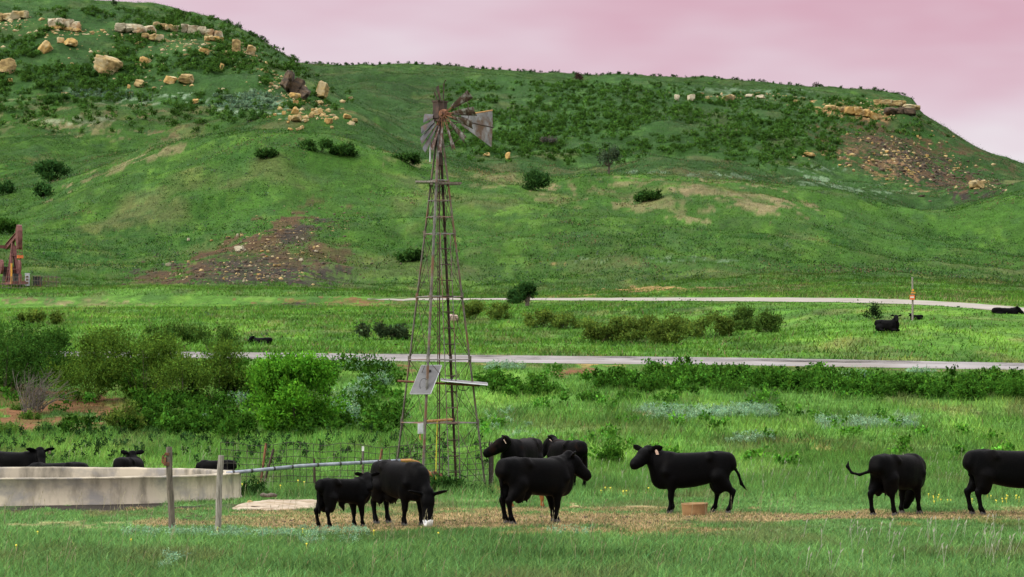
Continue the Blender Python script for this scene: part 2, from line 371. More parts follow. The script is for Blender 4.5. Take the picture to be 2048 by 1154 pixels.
def build_lines(u):
    D, Z = [], []
    for d, y, z in LINES:
        dd = interp1(d, u) if isinstance(d, dict) else np.full(len(u), float(d))
        if y is not None:
            yy = interp1(y, u); zz = CZ + dd * (YH - yy) / F
        else: zz = np.full(len(u), z)
        D.append(dd); Z.append(zz)
    return np.array(D), np.array(Z)
def smooth_cols(A, s):
    k = np.exp(-0.5 * (np.arange(-3 * s, 3 * s + 1) / s) ** 2); k /= k.sum()
    P = np.pad(A, ((0, 0), (3 * s, 3 * s)), mode='edge')
    return np.array([np.convolve(p, k, 'valid') for p in P])
LD, LZ = build_lines(U)
i0, i1 = 12, 12 + len(u_in)
sm = smooth_cols(LZ[:, i0:i1], 9)
keep = np.array([(d in (1000.0, 1090.0) if not isinstance(d, dict) else False) for d, _, _ in LINES])
sm2 = smooth_cols(LZ[:, i0:i1], 2)
w_ = sst(1750, 1800, u_in)[None, :] * keep[:, None]
LZ[:, i0:i1] = sm * (1 - w_) + sm2 * w_
LD[:, i0:i1] = smooth_cols(LD[:, i0:i1], 9)
ROWS = np.concatenate([np.linspace(3, 33, 26), np.arange(33.5, 132, 0.28), np.arange(132, 290, 0.85), np.arange(290, 1120, 2.1), np.array([1130, 1150, 1180, 1220, 1280, 1350, 1500, 1700, 1900, 2300, 2800, 3400, 4000, 5500, 7500, 9000.0])])
def pchip(D, Z, rows):
    h = np.diff(D, axis=0); dl = np.diff(Z, axis=0) / h
    m = np.zeros_like(Z)
    a, b = dl[:-1], dl[1:]
    w1 = 2 * h[1:] + h[:-1]; w2 = h[1:] + 2 * h[:-1]
    with np.errstate(divide='ignore', invalid='ignore'):
        hm = (w1 + w2) / (w1 / a + w2 / b)
    m[1:-1] = np.where(a * b > 0, hm, 0); m[0] = dl[0]; m[-1] = dl[-1]
    out = np.zeros((len(rows), D.shape[1]))
    c = np.arange(D.shape[1])
    for i, r in enumerate(rows):
        k = np.clip((D <= r).sum(0) - 1, 0, len(D) - 2)
        t = np.clip((r - D[k, c]) / h[k, c], 0, 1)
        out[i] = (Z[k, c] * (1 + 2 * t) * (1 - t) ** 2 + h[k, c] * m[k, c] * t * (1 - t) ** 2 + Z[k + 1, c] * t * t * (3 - 2 * t) + h[k, c] * m[k + 1, c] * t * t * (t - 1))
    return out
ZG = pchip(LD, LZ, ROWS)
UG, DG = np.meshgrid(U, ROWS)
XG = (UG - 1024) / F * DG
def road_mask(u, d):
    a = sst(116.5, 120, d) * (1 - sst(128, 131.5, d))
    f0 = interp1(LINES[18][0], u); f1 = interp1(LINES[19][0], u)
    b = sst(f0 - 5, f0 - 0.5, d) * (1 - sst(f1 + 0.5, f1 + 5, d))
    return np.maximum(a, b)
amp = np.interp(DG, [30, 60, 72, 90, 130, 200, 300, 430, 600, 1000, 1200], [0.03, 0.03, 0.06, 0.22, 0.22, 0.35, 0.7, 0.9, 1.6, 2.2, 2.2])
lam = np.interp(DG, [30, 70, 90, 130, 300, 600, 1000], [3, 3, 3, 4, 12, 18, 24])
# noise in bands so the wavelength can grow with distance without tearing
nA = fbm(XG / 3.2, DG / 3.2, 3) - 0.5
nB = fbm(XG / 11, DG / 11, 13) - 0.5
nC = fbm(XG / 24, DG / 24, 23) - 0.5
wA = 1 - sst(100, 250, DG); wC = sst(400, 700, DG); wB = 1 - np.maximum(wA, wC)
rm = road_mask(UG, DG)
ZG = ZG + 2 * amp * (1 - 0.97 * rm) * (nA * wA + nB * wB + nC * wC)
# lumps on the hills at shrub scale, gullies on the scarps
ZG += sst(240, 320, DG) * (1 - rm) * 0.9 * (fbm(XG / 4.5, DG / 6, 41, 3) - 0.5)
ZG += sst(270, 330, DG) * (1 - rm) * ((7.5 + 6 * sst(480, 600, DG)) * (fbm(XG / 42 + 3, DG / 66, 71, 3) - 0.5) * (1 - sst(395, 425, DG) * (1 - sst(440, 480, DG))) * (1 - 0.95 * sst(975, 1050, DG)) * (1 - 0.85 * sst(815, 855, DG) * (1 - sst(890, 930, DG)) * (1 - sst(620, 720, UG))) + 2.2 * (1 - 0.8 * sst(985, 1060, DG)) * (fbm(XG / 13, DG / 20, 81, 3) - 0.5))
gul = 1 - np.abs(2 * fbm(XG / 34 + 0.3 * nC, DG / 90, 57, 3) - 1)
ZG -= 3.0 * sst(590, 680, DG) * (1 - sst(840, 940, DG)) * (gul - 0.6)

def height(u, d):
    u = np.atleast_1d(np.asarray(u, float)); d = np.atleast_1d(np.asarray(d, float))
    i = np.clip(np.searchsorted(U, u) - 1, 0, len(U) - 2); j = np.clip(np.searchsorted(ROWS, d) - 1, 0, len(ROWS) - 2)
    a = np.clip((u - U[i]) / (U[i + 1] - U[i]), 0, 1); b = np.clip((d - ROWS[j]) / (ROWS[j + 1] - ROWS[j]), 0, 1)
    return (ZG[j, i] * (1 - a) + ZG[j, i + 1] * a) * (1 - b) + (ZG[j + 1, i] * (1 - a) + ZG[j + 1, i + 1] * a) * b
_dd = np.concatenate([np.arange(34, 132, 0.2), np.arange(132, 290, 0.6), np.arange(290, 1120, 1.5)])
def hit(u, y):
    """the visible ground point at photo column u, row y"""
    z = height(np.full(len(_dd), u), _dd)
    yy = YH - (z - CZ) * F / _dd
    k = np.argmax(yy <= y) if (yy <= y).any() else len(_dd) - 1
    d = _dd[k]
    return Vector(((u - 1024) / F * d, d, z[k])), d
def at(u, d):
    return Vector(((u - 1024) / F * d, d, float(height(u, d)[0])))

# ---- colour of the land (base colours, with some shade painted in)
GRASS_N = np.array((0.122, 0.246, 0.070)); GRASS_B = np.array((0.104, 0.228, 0.042)); GRASS_V = np.array((0.084, 0.198, 0.026))
GRASS_H = np.array((0.033, 0.087, 0.0105)); GRASS_D = np.array((0.020, 0.056, 0.0095)); GRASS_M = np.array((0.028, 0.070, 0.0115))
TAN = np.array((0.20, 0.165, 0.085)); DIRT = np.array((0.38, 0.27, 0.145)); DARKDIRT = np.array((0.10, 0.065, 0.04)); SHALE_AND_SHADE = np.array((0.034, 0.029, 0.023))
RED = np.array((0.165, 0.083, 0.040)); SAGE = np.array((0.20, 0.28, 0.18)); ORANGE = np.array((0.36, 0.21, 0.09)); SCRUB = np.array((0.022, 0.055, 0.014)); YEL = np.array((0.092, 0.186, 0.026)); BROWNSLOPE = np.array((0.072, 0.045, 0.022))
# patches on the land: column, row, half-width, half-height (photo pixels), colour, strength, dmin, dmax, tilt, bare
PATCH = [
    (565, 452, 60, 15, BROWNSLOPE, 1.35, 284, 440, -0.7, 1), (520, 495, 110, 34, BROWNSLOPE, 1.15, 284, 440, -0.45, 1), (480, 546, 165, 26, SHALE_AND_SHADE, 1.5, 268, 440, -0.05, 1),
    (600, 470, 50, 18, SHALE_AND_SHADE, 1.15, 284, 440, -0.4, 1), (345, 556, 90, 15, BROWNSLOPE, 1.3, 268, 440, -0.15, 1), (625, 515, 75, 26, BROWNSLOPE, 1.0, 284, 440, -0.2, 1), (575, 558, 130, 16, SHALE_AND_SHADE, 1.4, 268, 400, 0.05, 1), (420, 508, 60, 13, BROWNSLOPE, 1.0, 284, 440, -0.5, 1), 
    (1790, 308, 120, 32, BROWNSLOPE, 1.35, 560, 1000, 0.25, 0), (1850, 340, 110, 26, SHALE_AND_SHADE, 1.05, 560, 1000, 0.35, 0), (1760, 325, 75, 24, ORANGE, 0.45, 560, 1000, 0.4, 0), (1920, 362, 50, 14, BROWNSLOPE, 1.0, 500, 1000, 0.2, 1), (1700, 222, 60, 12, ORANGE, 0.9, 840, 1100, 0.1, 1), (1950, 305, 110, 14, BROWNSLOPE, 0.7, 800, 1150, 0.55, 0), (1770, 255, 60, 16, BROWNSLOPE, 0.6, 800, 1100, 0.3, 0),
    (1320, 395, 190, 26, TAN, 0.65, 345, 450, 0.12, 0), (1500, 405, 110, 28, TAN, 0.75, 345, 450, 0.1, 0), (260, 330, 130, 14, TAN, 0.7, 400, 450, -0.45, 0), (1000, 352, 150, 16, TAN, 0.5, 380, 450, 0.1, 0), (760, 310, 90, 14, TAN, 0.4, 380, 450, 0.2, 0), (80, 225, 160, 26, TAN, 0.5, 560, 700, 0.05, 0), (230, 265, 140, 12, TAN, 0.5, 520, 640, 0.1, 0), (330, 250, 60, 18, BROWNSLOPE, 0.45, 560, 700, 0.1, 0),
    (480, 205, 75, 16, SAGE, 0.9, 560, 760, 0.12, 0), (215, 190, 75, 10, SAGE, 0.7, 600, 760, 0.05, 0), (140, 240, 60, 6, SAGE, 0.4, 560, 700, 0, 0),
    (1470, 185, 120, 7, SAGE, 0.45, 900, 1100, 0.02, 0), (1380, 350, 90, 5, SAGE, 0.7, 500, 700, 0.04, 0), (1680, 372, 90, 10, SAGE, 0.55, 500, 700, 0.12, 0), (1640, 340, 40, 6, SAGE, 0.5, 500, 800, 0, 0),
    (1260, 520, 140, 5, SAGE, 0.45, 284, 345, 0, 0), (1000, 518, 80, 4, SAGE, 0.45, 284, 345, 0, 0), (1520, 492, 50, 4, SAGE, 0.35, 284, 360, 0, 0), (1110, 525, 60, 3, ORANGE, 0.5, 284, 345, 0, 1), 
    (1300, 578, 90, 5, ORANGE, 1.0, 240, 300, 0, 1), (1420, 577, 40, 4, RED, 0.9, 240, 300, 0, 1), (1150, 592, 80, 3, ORANGE, 0.7, 225, 300, 0, 1), (1250, 584, 60, 3, RED, 0.6, 240, 300, 0, 1), (1480, 578, 110, 7, TAN, 0.6, 235, 300, 0, 0), (1750, 594, 180, 7, TAN, 0.55, 176, 240, 0.03, 0), (1950, 605, 120, 6, TAN, 0.6, 170, 240, 0.08, 0),
    (690, 606, 130, 8, RED, 0.9, 200, 250, 0.02, 1), (600, 612, 30, 5, SHALE_AND_SHADE, 1.0, 190, 250, 0, 1), (130, 604, 120, 6, TAN, 0.8, 200, 262, 0.03, 0), (60, 596, 80, 5, BROWNSLOPE, 0.5, 200, 262, 0, 0), (1140, 600, 90, 5, BROWNSLOPE, 0.6, 200, 240, 0, 0),
    (250, 572, 260, 5, YEL, 0.9, 240, 275, 0, 0), (340, 625, 180, 8, YEL, 0.8, 180, 240, 0, 0), (900, 570, 250, 12, YEL, 0.6, 262, 300, 0.04, 0), (1700, 690, 330, 22, YEL, 0.5, 130, 165, 0, 0), (1100, 700, 250, 6, YEL, 0.6, 130, 146, 0, 0),
    (1150, 745, 45, 7, RED, 1.1, 108, 120, 0, 1), (790, 738, 40, 6, RED, 1.0, 108, 120, 0, 1), (1330, 732, 300, 3, ORANGE, 0.7, 118, 121, 0.01, 1), (1700, 740, 300, 3, TAN, 0.9, 118, 121, 0.015, 1), (1430, 740, 60, 5, ORANGE, 0.8, 112, 121, 0.01, 1), (900, 709, 300, 2.5, ORANGE, 0.6, 127, 130, 0.01, 1), 
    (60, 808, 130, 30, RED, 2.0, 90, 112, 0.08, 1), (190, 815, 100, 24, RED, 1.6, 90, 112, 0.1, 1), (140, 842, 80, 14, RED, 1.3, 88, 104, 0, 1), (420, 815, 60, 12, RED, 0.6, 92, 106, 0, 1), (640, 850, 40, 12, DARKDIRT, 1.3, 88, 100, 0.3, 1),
    (1420, 830, 135, 9, SAGE, 0.9, 92, 106, 0, 0), (1760, 850, 60, 6, SAGE, 0.9, 90, 104, 0, 0), (1655, 848, 18, 8, SAGE, 0.8, 90, 104, 0, 0), (1810, 835, 30, 6, SAGE, 0.6, 90, 104, 0, 0), (1000, 855, 50, 14, SAGE, 0.35, 85, 104, 0, 0), (1150, 885, 60, 10, TAN, 0.4, 80, 95, 0, 0),
    (1280, 830, 60, 4, ORANGE, 0.6, 92, 106, 0, 1), (1180, 827, 60, 4, ORANGE, 0.5, 92, 106, 0, 1), (1640, 890, 60, 10, ORANGE, 0.45, 80, 96, 0, 1), (1560, 835, 60, 4, ORANGE, 0.5, 92, 106, 0, 1),
    (1030, 980, 55, 10, ORANGE, 0.9, 60, 72, 0, 1), (1240, 985, 40, 6, ORANGE, 0.6, 58, 70, 0, 1), (1950, 975, 40, 5, ORANGE, 0.3, 60, 70, 0, 0),
    (60, 1014, 440, 6, SHALE_AND_SHADE, 1.5, 55, 62, 0, 1), (200, 1028, 300, 4, TAN, 0.6, 50, 60, 0, 0), (560, 1022, 120, 6, TAN, 0.8, 54, 62, 0, 1), (960, 1012, 200, 8, DIRT, 0.7, 54, 62, 0, 1),  # dark strip along the tank foot paints contact shade over the dirt
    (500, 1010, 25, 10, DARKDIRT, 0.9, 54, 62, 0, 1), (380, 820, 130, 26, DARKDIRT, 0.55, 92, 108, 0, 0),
]
SHADE_GREEN = np.array((0.014, 0.058, 0.007))  # dark grass green that paints slope shade into the land colour
PATCH = [(180, 500, 210, 40, SHADE_GREEN, 0.75, 284, 430, -0.1, 0), (330, 430, 150, 26, SHADE_GREEN, 0.6, 300, 430, -0.3, 0), (640, 345, 160, 18, SHADE_GREEN, 0.45, 380, 440, 0.15, 0), (1700, 470, 260, 22, SHADE_GREEN, 0.65, 300, 430, 0.1, 0), (1450, 470, 180, 14, SHADE_GREEN, 0.6, 300, 400, 0.05, 0), (1900, 410, 160, 20, SHADE_GREEN, 0.6, 420, 520, -0.15, 0), (800, 480, 120, 20, SHADE_GREEN, 0.5, 290, 400, 0.1, 0), (1650, 545, 240, 12, SHADE_GREEN, 0.5, 250, 330, 0.03, 0), (700, 640, 300, 10, SHADE_GREEN, 0.4, 140, 220, 0, 0), (1350, 620, 180, 8, SHADE_GREEN, 0.6, 170, 225, 0, 0), (150, 350, 200, 20, SHADE_GREEN, 0.6, 440, 600, 0.1, 0), (330, 225, 200, 40, SHADE_GREEN, 0.5, 600, 740, 0.1, 0),
    (700, 400, 300, 22, YEL, 0.4, 320, 420, 0.1, 0), (1150, 440, 260, 20, YEL, 0.45, 320, 420, 0.02, 0), (420, 300, 130, 12, YEL, 0.55, 390, 435, -0.28, 0), (1300, 545, 300, 10, YEL, 0.4, 262, 320, 0, 0)] + PATCH
PATCH += [(80, 1048, 130, 5, DIRT, 0.55, 45, 56, 0, 1), (560, 1062, 190, 5, ORANGE, 0.7, 45, 56, 0, 1), (1150, 1062, 260, 7, ORANGE, 0.8, 45, 56, 0, 1), (1250, 1020, 180, 9, DIRT, 0.75, 50, 62, 0, 1), (1850, 1045, 160, 4, ORANGE, 0.4, 45, 56, 0, 0)]
def ground_color(u, d, X, z):
    y = YH - (z - CZ) * F / np.maximum(d, 1)
    n1 = fbm(X / 1.3, d / 1.9, 101, 4); n2 = fbm(X / 9, d / 13, 111, 4); n3 = fbm(X / 45, d / 60, 121, 3)
    far = sst(200, 400, d)
    nf = fbm(X / 6, d / 9, 131, 4)
    n = n1 * (1 - far) + nf * far
    dj = d + (n2 - 0.5) * np.interp(d, [40, 100, 300, 440, 500, 1000], [6, 14, 40, 30, 40, 140])
    dk = [30, 62, 80, 110, 122, 140, 235, 290, 440, 475, 640, 760, 860, 960, 1040, 1100]
    seq = np.array([GRASS_N, GRASS_N, GRASS_B, GRASS_B, GRASS_V * .85, GRASS_V, GRASS_V * .95, GRASS_H, GRASS_H * 1.18, GRASS_D * 1.1, GRASS_D * 1.2, GRASS_D, GRASS_D, GRASS_D, GRASS_M * .95, GRASS_M])
    c = np.stack([np.interp(dj, dk, seq[:, k]) for k in range(3)], -1)
    bl = sst(450, 500, d) * (1 - sst(640, 700, d)) * (1 - sst(560, 760, u)); c = c * (1 - bl[..., None]) + GRASS_H * .85 * bl[..., None]
    # top of the left hill is grassy, its brow is brushy
    top = sst(815, 850, d) * (1 - sst(480, 560, u))
    c = c * (1 - top[..., None]) + GRASS_M * 1.15 * top[..., None]
    msl = sst(720, 770, d) * (1 - sst(960, 1000, d)) * sst(840, 960, u) * (1 - sst(1640, 1740, u)); c = c * (1 - 0.55 * msl[..., None]) + SCRUB * 1.7 * 0.55 * msl[..., None]
    brow = sst(640, 700, d) * (1 - sst(835, 860, d)) * (1 - sst(660, 760, u)); c = c * (1 - 0.45 * brow[..., None]) + SCRUB * 1.5 * 0.45 * brow[..., None]
    c = c * (0.62 + 0.76 * n)[..., None] * (0.72 + 0.56 * n3)[..., None]
    # drier blades and lush blades
    dry = sst(0.56, 0.74, fbm(X / 2.6, d / 4.2, 141, 4)) * 0.42
    dryf = sst(0.55, 0.75, fbm(X / 13, d / 18, 142, 4)) * 0.34
    dry = (dry * (1 - far) + dryf * far) * (1 - 0.6 * sst(640, 760, d))
    c = c * (1 - dry[..., None]) + TAN * 0.8 * dry[..., None]
    dark = sst(0.56, 0.7, fbm(X / 5 + 40, d / 8, 151, 4)) * (0.25 + 0.35 * sst(280, 600, d))
    c = c * (1 - dark[..., None]) + SCRUB * 1.4 * dark[..., None]
    kn = sst(0.60, 0.72, fbm(X / 2.6 + 9, d / 5.2, 155, 3)) * (0.48 - 0.05 * sst(300, 600, d)) * sst(66, 80, d)
    c = c * (1 - kn[..., None]) + SCRUB * 1.6 * kn[..., None]
    lt = sst(0.58, 0.74, fbm(X / 3.4 + 70, d / 7, 156, 3)) * 0.42 * sst(66, 80, d)
    c = c * (1 + lt[..., None] * np.array((1.5, 1.0, 1.0)))
    bare = np.zeros_like(d)
    e1 = fbm(X / 1.1, d / 1.6, 161, 4) * (1 - far) + fbm(X / 4.5, d / 6.5, 162, 4) * far
    e2 = fbm(X / 0.5, d / 0.9, 163, 3) * (1 - far) + fbm(X / 1.5, d / 2.6, 164, 3) * far
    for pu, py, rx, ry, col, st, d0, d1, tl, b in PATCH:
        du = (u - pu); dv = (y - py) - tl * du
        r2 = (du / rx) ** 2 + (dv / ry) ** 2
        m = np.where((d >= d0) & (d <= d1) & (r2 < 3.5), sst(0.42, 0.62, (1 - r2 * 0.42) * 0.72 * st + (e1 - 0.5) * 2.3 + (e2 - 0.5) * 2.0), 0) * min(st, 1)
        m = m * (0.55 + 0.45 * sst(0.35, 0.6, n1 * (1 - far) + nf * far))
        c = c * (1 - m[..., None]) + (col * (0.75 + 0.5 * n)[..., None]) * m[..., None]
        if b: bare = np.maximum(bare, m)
    # trampled strip where the cattle stand
    ctr = np.interp(u, [250, 450, 700, 1000, 1250, 1450, 1800, 2048], [1046, 1042, 1044, 1044, 1040, 1036, 1031, 1028])
    hw = np.interp(u, [200, 330, 500, 700, 1000, 1250, 1450, 1700, 2048], [0, 6, 12, 17, 19, 17, 12, 9, 9])
    yf = YH + CZ * F / np.maximum(d, 1)
    q = 1 - np.abs(yf - ctr) / np.maximum(hw, 0.1)
    m = np.where(d < 62, sst(-0.25, 0.55, q + (n1 - 0.5) * 2.2 + (e1 - .5) * 1.2), 0) * sst(230, 340, u)
    strip = DIRT * (0.7 + 0.6 * n)[..., None]
    dk_ = sst(0.50, 0.64, fbm(X / 0.9, d / 0.5, 171, 4))[..., None] * sst(-0.1, 0.5, q)[..., None]
    strip = strip * (1 - 0.6 * dk_) + DARKDIRT * 0.6 * dk_
    c = c * (1 - m[..., None]) + strip * m[..., None]
    bare = np.maximum(bare, m)
    rmk = road_mask(u, d)
    bare = np.maximum(bare, sst(0.7, 1, rmk))
    return c, bare, y
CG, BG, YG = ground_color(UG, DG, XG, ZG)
V = np.stack([XG, DG, ZG], -1).reshape(-1, 3)
nr, nc = ZG.shape
idx = np.arange(nr * nc).reshape(nr, nc)
Fq = np.stack([idx[:-1, :-1], idx[:-1, 1:], idx[1:, 1:], idx[1:, :-1]], -1).reshape(-1, 4)
tag(raw_mesh('ground', V, [Fq], M_ground, CG.reshape(-1, 3), True), kind='structure', label='green grassy ranch land rising to hills and a flat topped mesa', cat='ground')
# the grid behind the camera, so the land goes on
gb = MB(); gb.add([(-60, -300, 1.0), (60, -300, 1.0), (-5.9, 3.0, 1.246), (5.9, 3.0, 1.246)], [(0, 1, 3, 2)])

# ------------------------------------------------------------------ roads
def road(name, d0, d1, mat, label, lift, nrow=5, wob=0.0, start=-600):
    us = np.arange(start, 2700, 12.0)
    a = interp1(d0, us) if isinstance(d0, dict) else np.full(len(us), d0)
    b = interp1(d1, us) if isinstance(d1, dict) else np.full(len(us), d1)
    a = a + wob * (fbm(us / 23, us * 0, 5) - 0.5); b = b + wob * (fbm(us / 23, us * 0 + 9, 6) - 0.5)
    rows = [];
    for t in np.linspace(0, 1, nrow):
        d = a + (b - a) * t
        rows.append(np.stack([(us - 1024) / F * d, d, height(us, d) + lift * (1 if 0 < t < 1 else 0.2)], -1))
    V = np.array(rows).reshape(-1, 3)
    n = len(us); id_ = np.arange(nrow * n).reshape(nrow, n)
    q = np.stack([id_[:-1, :-1], id_[:-1, 1:], id_[1:, 1:], id_[1:, :-1]], -1).reshape(-1, 4)
    o = raw_mesh(name, V, [q], mat, None, True)
    return tag(o, label, 'road', kind='structure')
paved = road('paved_road', 120.6, 127.4, M_asphalt, 'worn grey paved road with dark cracks crossing the valley', 0.07, 7, 0.5)
road('gravel_road', LINES[18][0], LINES[19][0], M_gravel, 'pale gravel road curving along the foot of the hills', 0.08, 5, 1.4, 735)
cr = MB()
for k in range(110):     # tar lines and cracks along the asphalt
    u0 = random.uniform(-100, 2100); d0 = random.choice([random.uniform(121.2, 127), 123.9, 125.2]); L = random.uniform(30, 190); w = random.uniform(0.03, 0.11)
    n = 9
    top, bot = [], []
    dd = d0
    for i in range(n):
        u = u0 + L * i / (n - 1); dd = min(127.0, max(121.0, dd + random.uniform(-0.12, 0.12)))
        for lst, off in ((bot, -w), (top, w)):
            d = dd + off * (0.3 if i in (0, n - 1) else 1)
            lst.append(((u - 1024) / F * d, d, float(height(u, d)[0]) + 0.115))
    cr.add(bot + top, [(i, i + 1, n + i + 1, n + i) for i in range(n - 1)])
o = cr.build('crack', M_crack, paved)

# ------------------------------------------------------------------ cattle: one continuous surface each, grown from limbs and sections
class Body:
    def __init__(s): s.p = []
    def seg(s, a, b, ra, rb, k=0.05):               # tapered round limb
        s.p.append(('c', np.array(a, float), np.array(b, float), ra, rb, k)); return s
    def sec(s, a, b, wa, ha, wb, hb, up, k=0.05, box=2.0):   # tapered elliptical section
        s.p.append(('e', np.array(a, float), np.array(b, float), wa, ha, wb, hb, np.array(up, float), box, k)); return s
    def ell(s, c, R, r, k=0.05):                    # ellipsoid with axes = rows of R
        s.p.append(('o', np.array(c, float), np.array(R, float), np.array(r, float), k)); return s
    def mesh(s, h):
        lo, hi = np.full(3, 9.0), np.full(3, -9.0); bb = []
        for p in s.p:
            if p[0] == 'c': m = max(p[3], p[4]); a = np.minimum(p[1], p[2]) - m; b = np.maximum(p[1], p[2]) + m
            elif p[0] == 'e': m = max(p[3:7]); a = np.minimum(p[1], p[2]) - m; b = np.maximum(p[1], p[2]) + m
            else: m = p[3].max(); a = p[1] - m; b = p[1] + m
            bb.append((a, b)); lo = np.minimum(lo, a); hi = np.maximum(hi, b)
        lo -= 3 * h; n = np.ceil((hi + 3 * h - lo) / h).astype(int) + 1
        G = np.full(n, 0.5)
        for p, (a, b) in zip(s.p, bb):
            k = p[-1]
            i0 = np.clip(np.floor((a - 0.14 - lo) / h).astype(int), 0, n - 1); i1 = np.clip(np.ceil((b + 0.14 - lo) / h).astype(int) + 1, 1, n)
            ax = [lo[q] + h * np.arange(i0[q], i1[q]) for q in range(3)]
            P = np.stack(np.meshgrid(*ax, indexing='ij'), -1)
            if p[0] == 'c':
                ab = p[2] - p[1]; t = np.clip(((P - p[1]) @ ab) / max(ab @ ab, 1e-9), 0, 1)
                d = np.linalg.norm(P - p[1] - t[..., None] * ab, axis=-1) - (p[3] + (p[4] - p[3]) * t)
            elif p[0] == 'e':
                ab = p[2] - p[1]; L = np.linalg.norm(ab); x = ab / L; up = p[7] - x * (p[7] @ x); up /= np.linalg.norm(up); lt = np.cross(up, x)
                t = np.clip(((P - p[1]) @ ab) / (L * L), 0, 1); Q = P - p[1] - t[..., None] * ab
                w = p[3] + (p[5] - p[3]) * t; hh = p[4] + (p[6] - p[4]) * t; m = np.minimum(w, hh)
                A, B, C = (Q @ x) / m, (Q @ lt) / w, (Q @ up) / hh
                bx = p[8]; k0 = (np.abs(A) ** bx + np.abs(B) ** bx + np.abs(C) ** bx) ** (1 / bx) + 1e-6; k1 = np.sqrt((A / m) ** 2 + (B / w) ** 2 + (C / hh) ** 2) + 1e-6
                d = k0 * (k0 - 1) / k1
            else:
                Q = (P - p[1]) @ p[2].T / p[3]
                k0 = np.linalg.norm(Q, axis=-1) + 1e-6; k1 = np.linalg.norm(Q / p[3], axis=-1) + 1e-6; d = k0 * (k0 - 1) / k1
            sl = tuple(slice(i0[q], i1[q]) for q in range(3)); g = G[sl]
            hh = np.clip(0.5 + 0.5 * (g - d) / k, 0, 1)
            G[sl] = g * (1 - hh) + d * hh - k * hh * (1 - hh)
        return surface_nets(G, lo, h)
def surface_nets(G, lo, h):
    ins = G < 0
    nx, ny, nz = [q - 1 for q in G.shape]
    cnt = np.zeros((nx, ny, nz)); S = np.zeros((nx, ny, nz, 3))
    offs = [(0, 0), (0, 1), (1, 0), (1, 1)]
    for axis in range(3):
        o1, o2 = [a for a in range(3) if a != axis]
        for a, b in offs:
            s0 = [0, 0, 0]; s0[o1] = a; s0[o2] = b
            s1 = list(s0); s1[axis] = 1
            A = G[s0[0]:s0[0] + nx, s0[1]:s0[1] + ny, s0[2]:s0[2] + nz]; B = G[s1[0]:s1[0] + nx, s1[1]:s1[1] + ny, s1[2]:s1[2] + nz]
            cr = (A < 0) != (B < 0)
            t = np.where(cr, A / np.where(cr, A - B, 1), 0)
            cnt += cr
            for q in range(3):
                S[..., q] += np.where(cr, (t if q == axis else s0[q]), 0)
    act = cnt > 0
    ids = np.full(act.shape, -1, np.int64); ids[act] = np.arange(act.sum())
    ijk = np.argwhere(act)
    V = lo + h * (ijk + S[act] / cnt[act][:, None])
    faces = []
    for axis in range(3):
        sl0 = [slice(None)] * 3; sl1 = [slice(None)] * 3
        sl0[axis] = slice(0, -1); sl1[axis] = slice(1, None)
        a, b = ins[tuple(sl0)], ins[tuple(sl1)]
        e = np.argwhere(a != b)
        o1, o2 = [(1, 2), (2, 0), (0, 1)][axis]
        ok = (e[:, o1] > 0) & (e[:, o2] > 0) & (e[:, o1] < G.shape[o1] - 1) & (e[:, o2] < G.shape[o2] - 1)
        e = e[ok]; flip = ~a[tuple(e.T)]
        def cell(d1, d2):
            c = e.copy(); c[:, o1] += d1; c[:, o2] += d2; return ids[tuple(c.T)]
        q = np.stack([cell(-1, -1), cell(0, -1), cell(0, 0), cell(-1, 0)], -1)
        q[flip] = q[flip][:, ::-1]
        faces.append(q)
    return V, np.concatenate(faces)

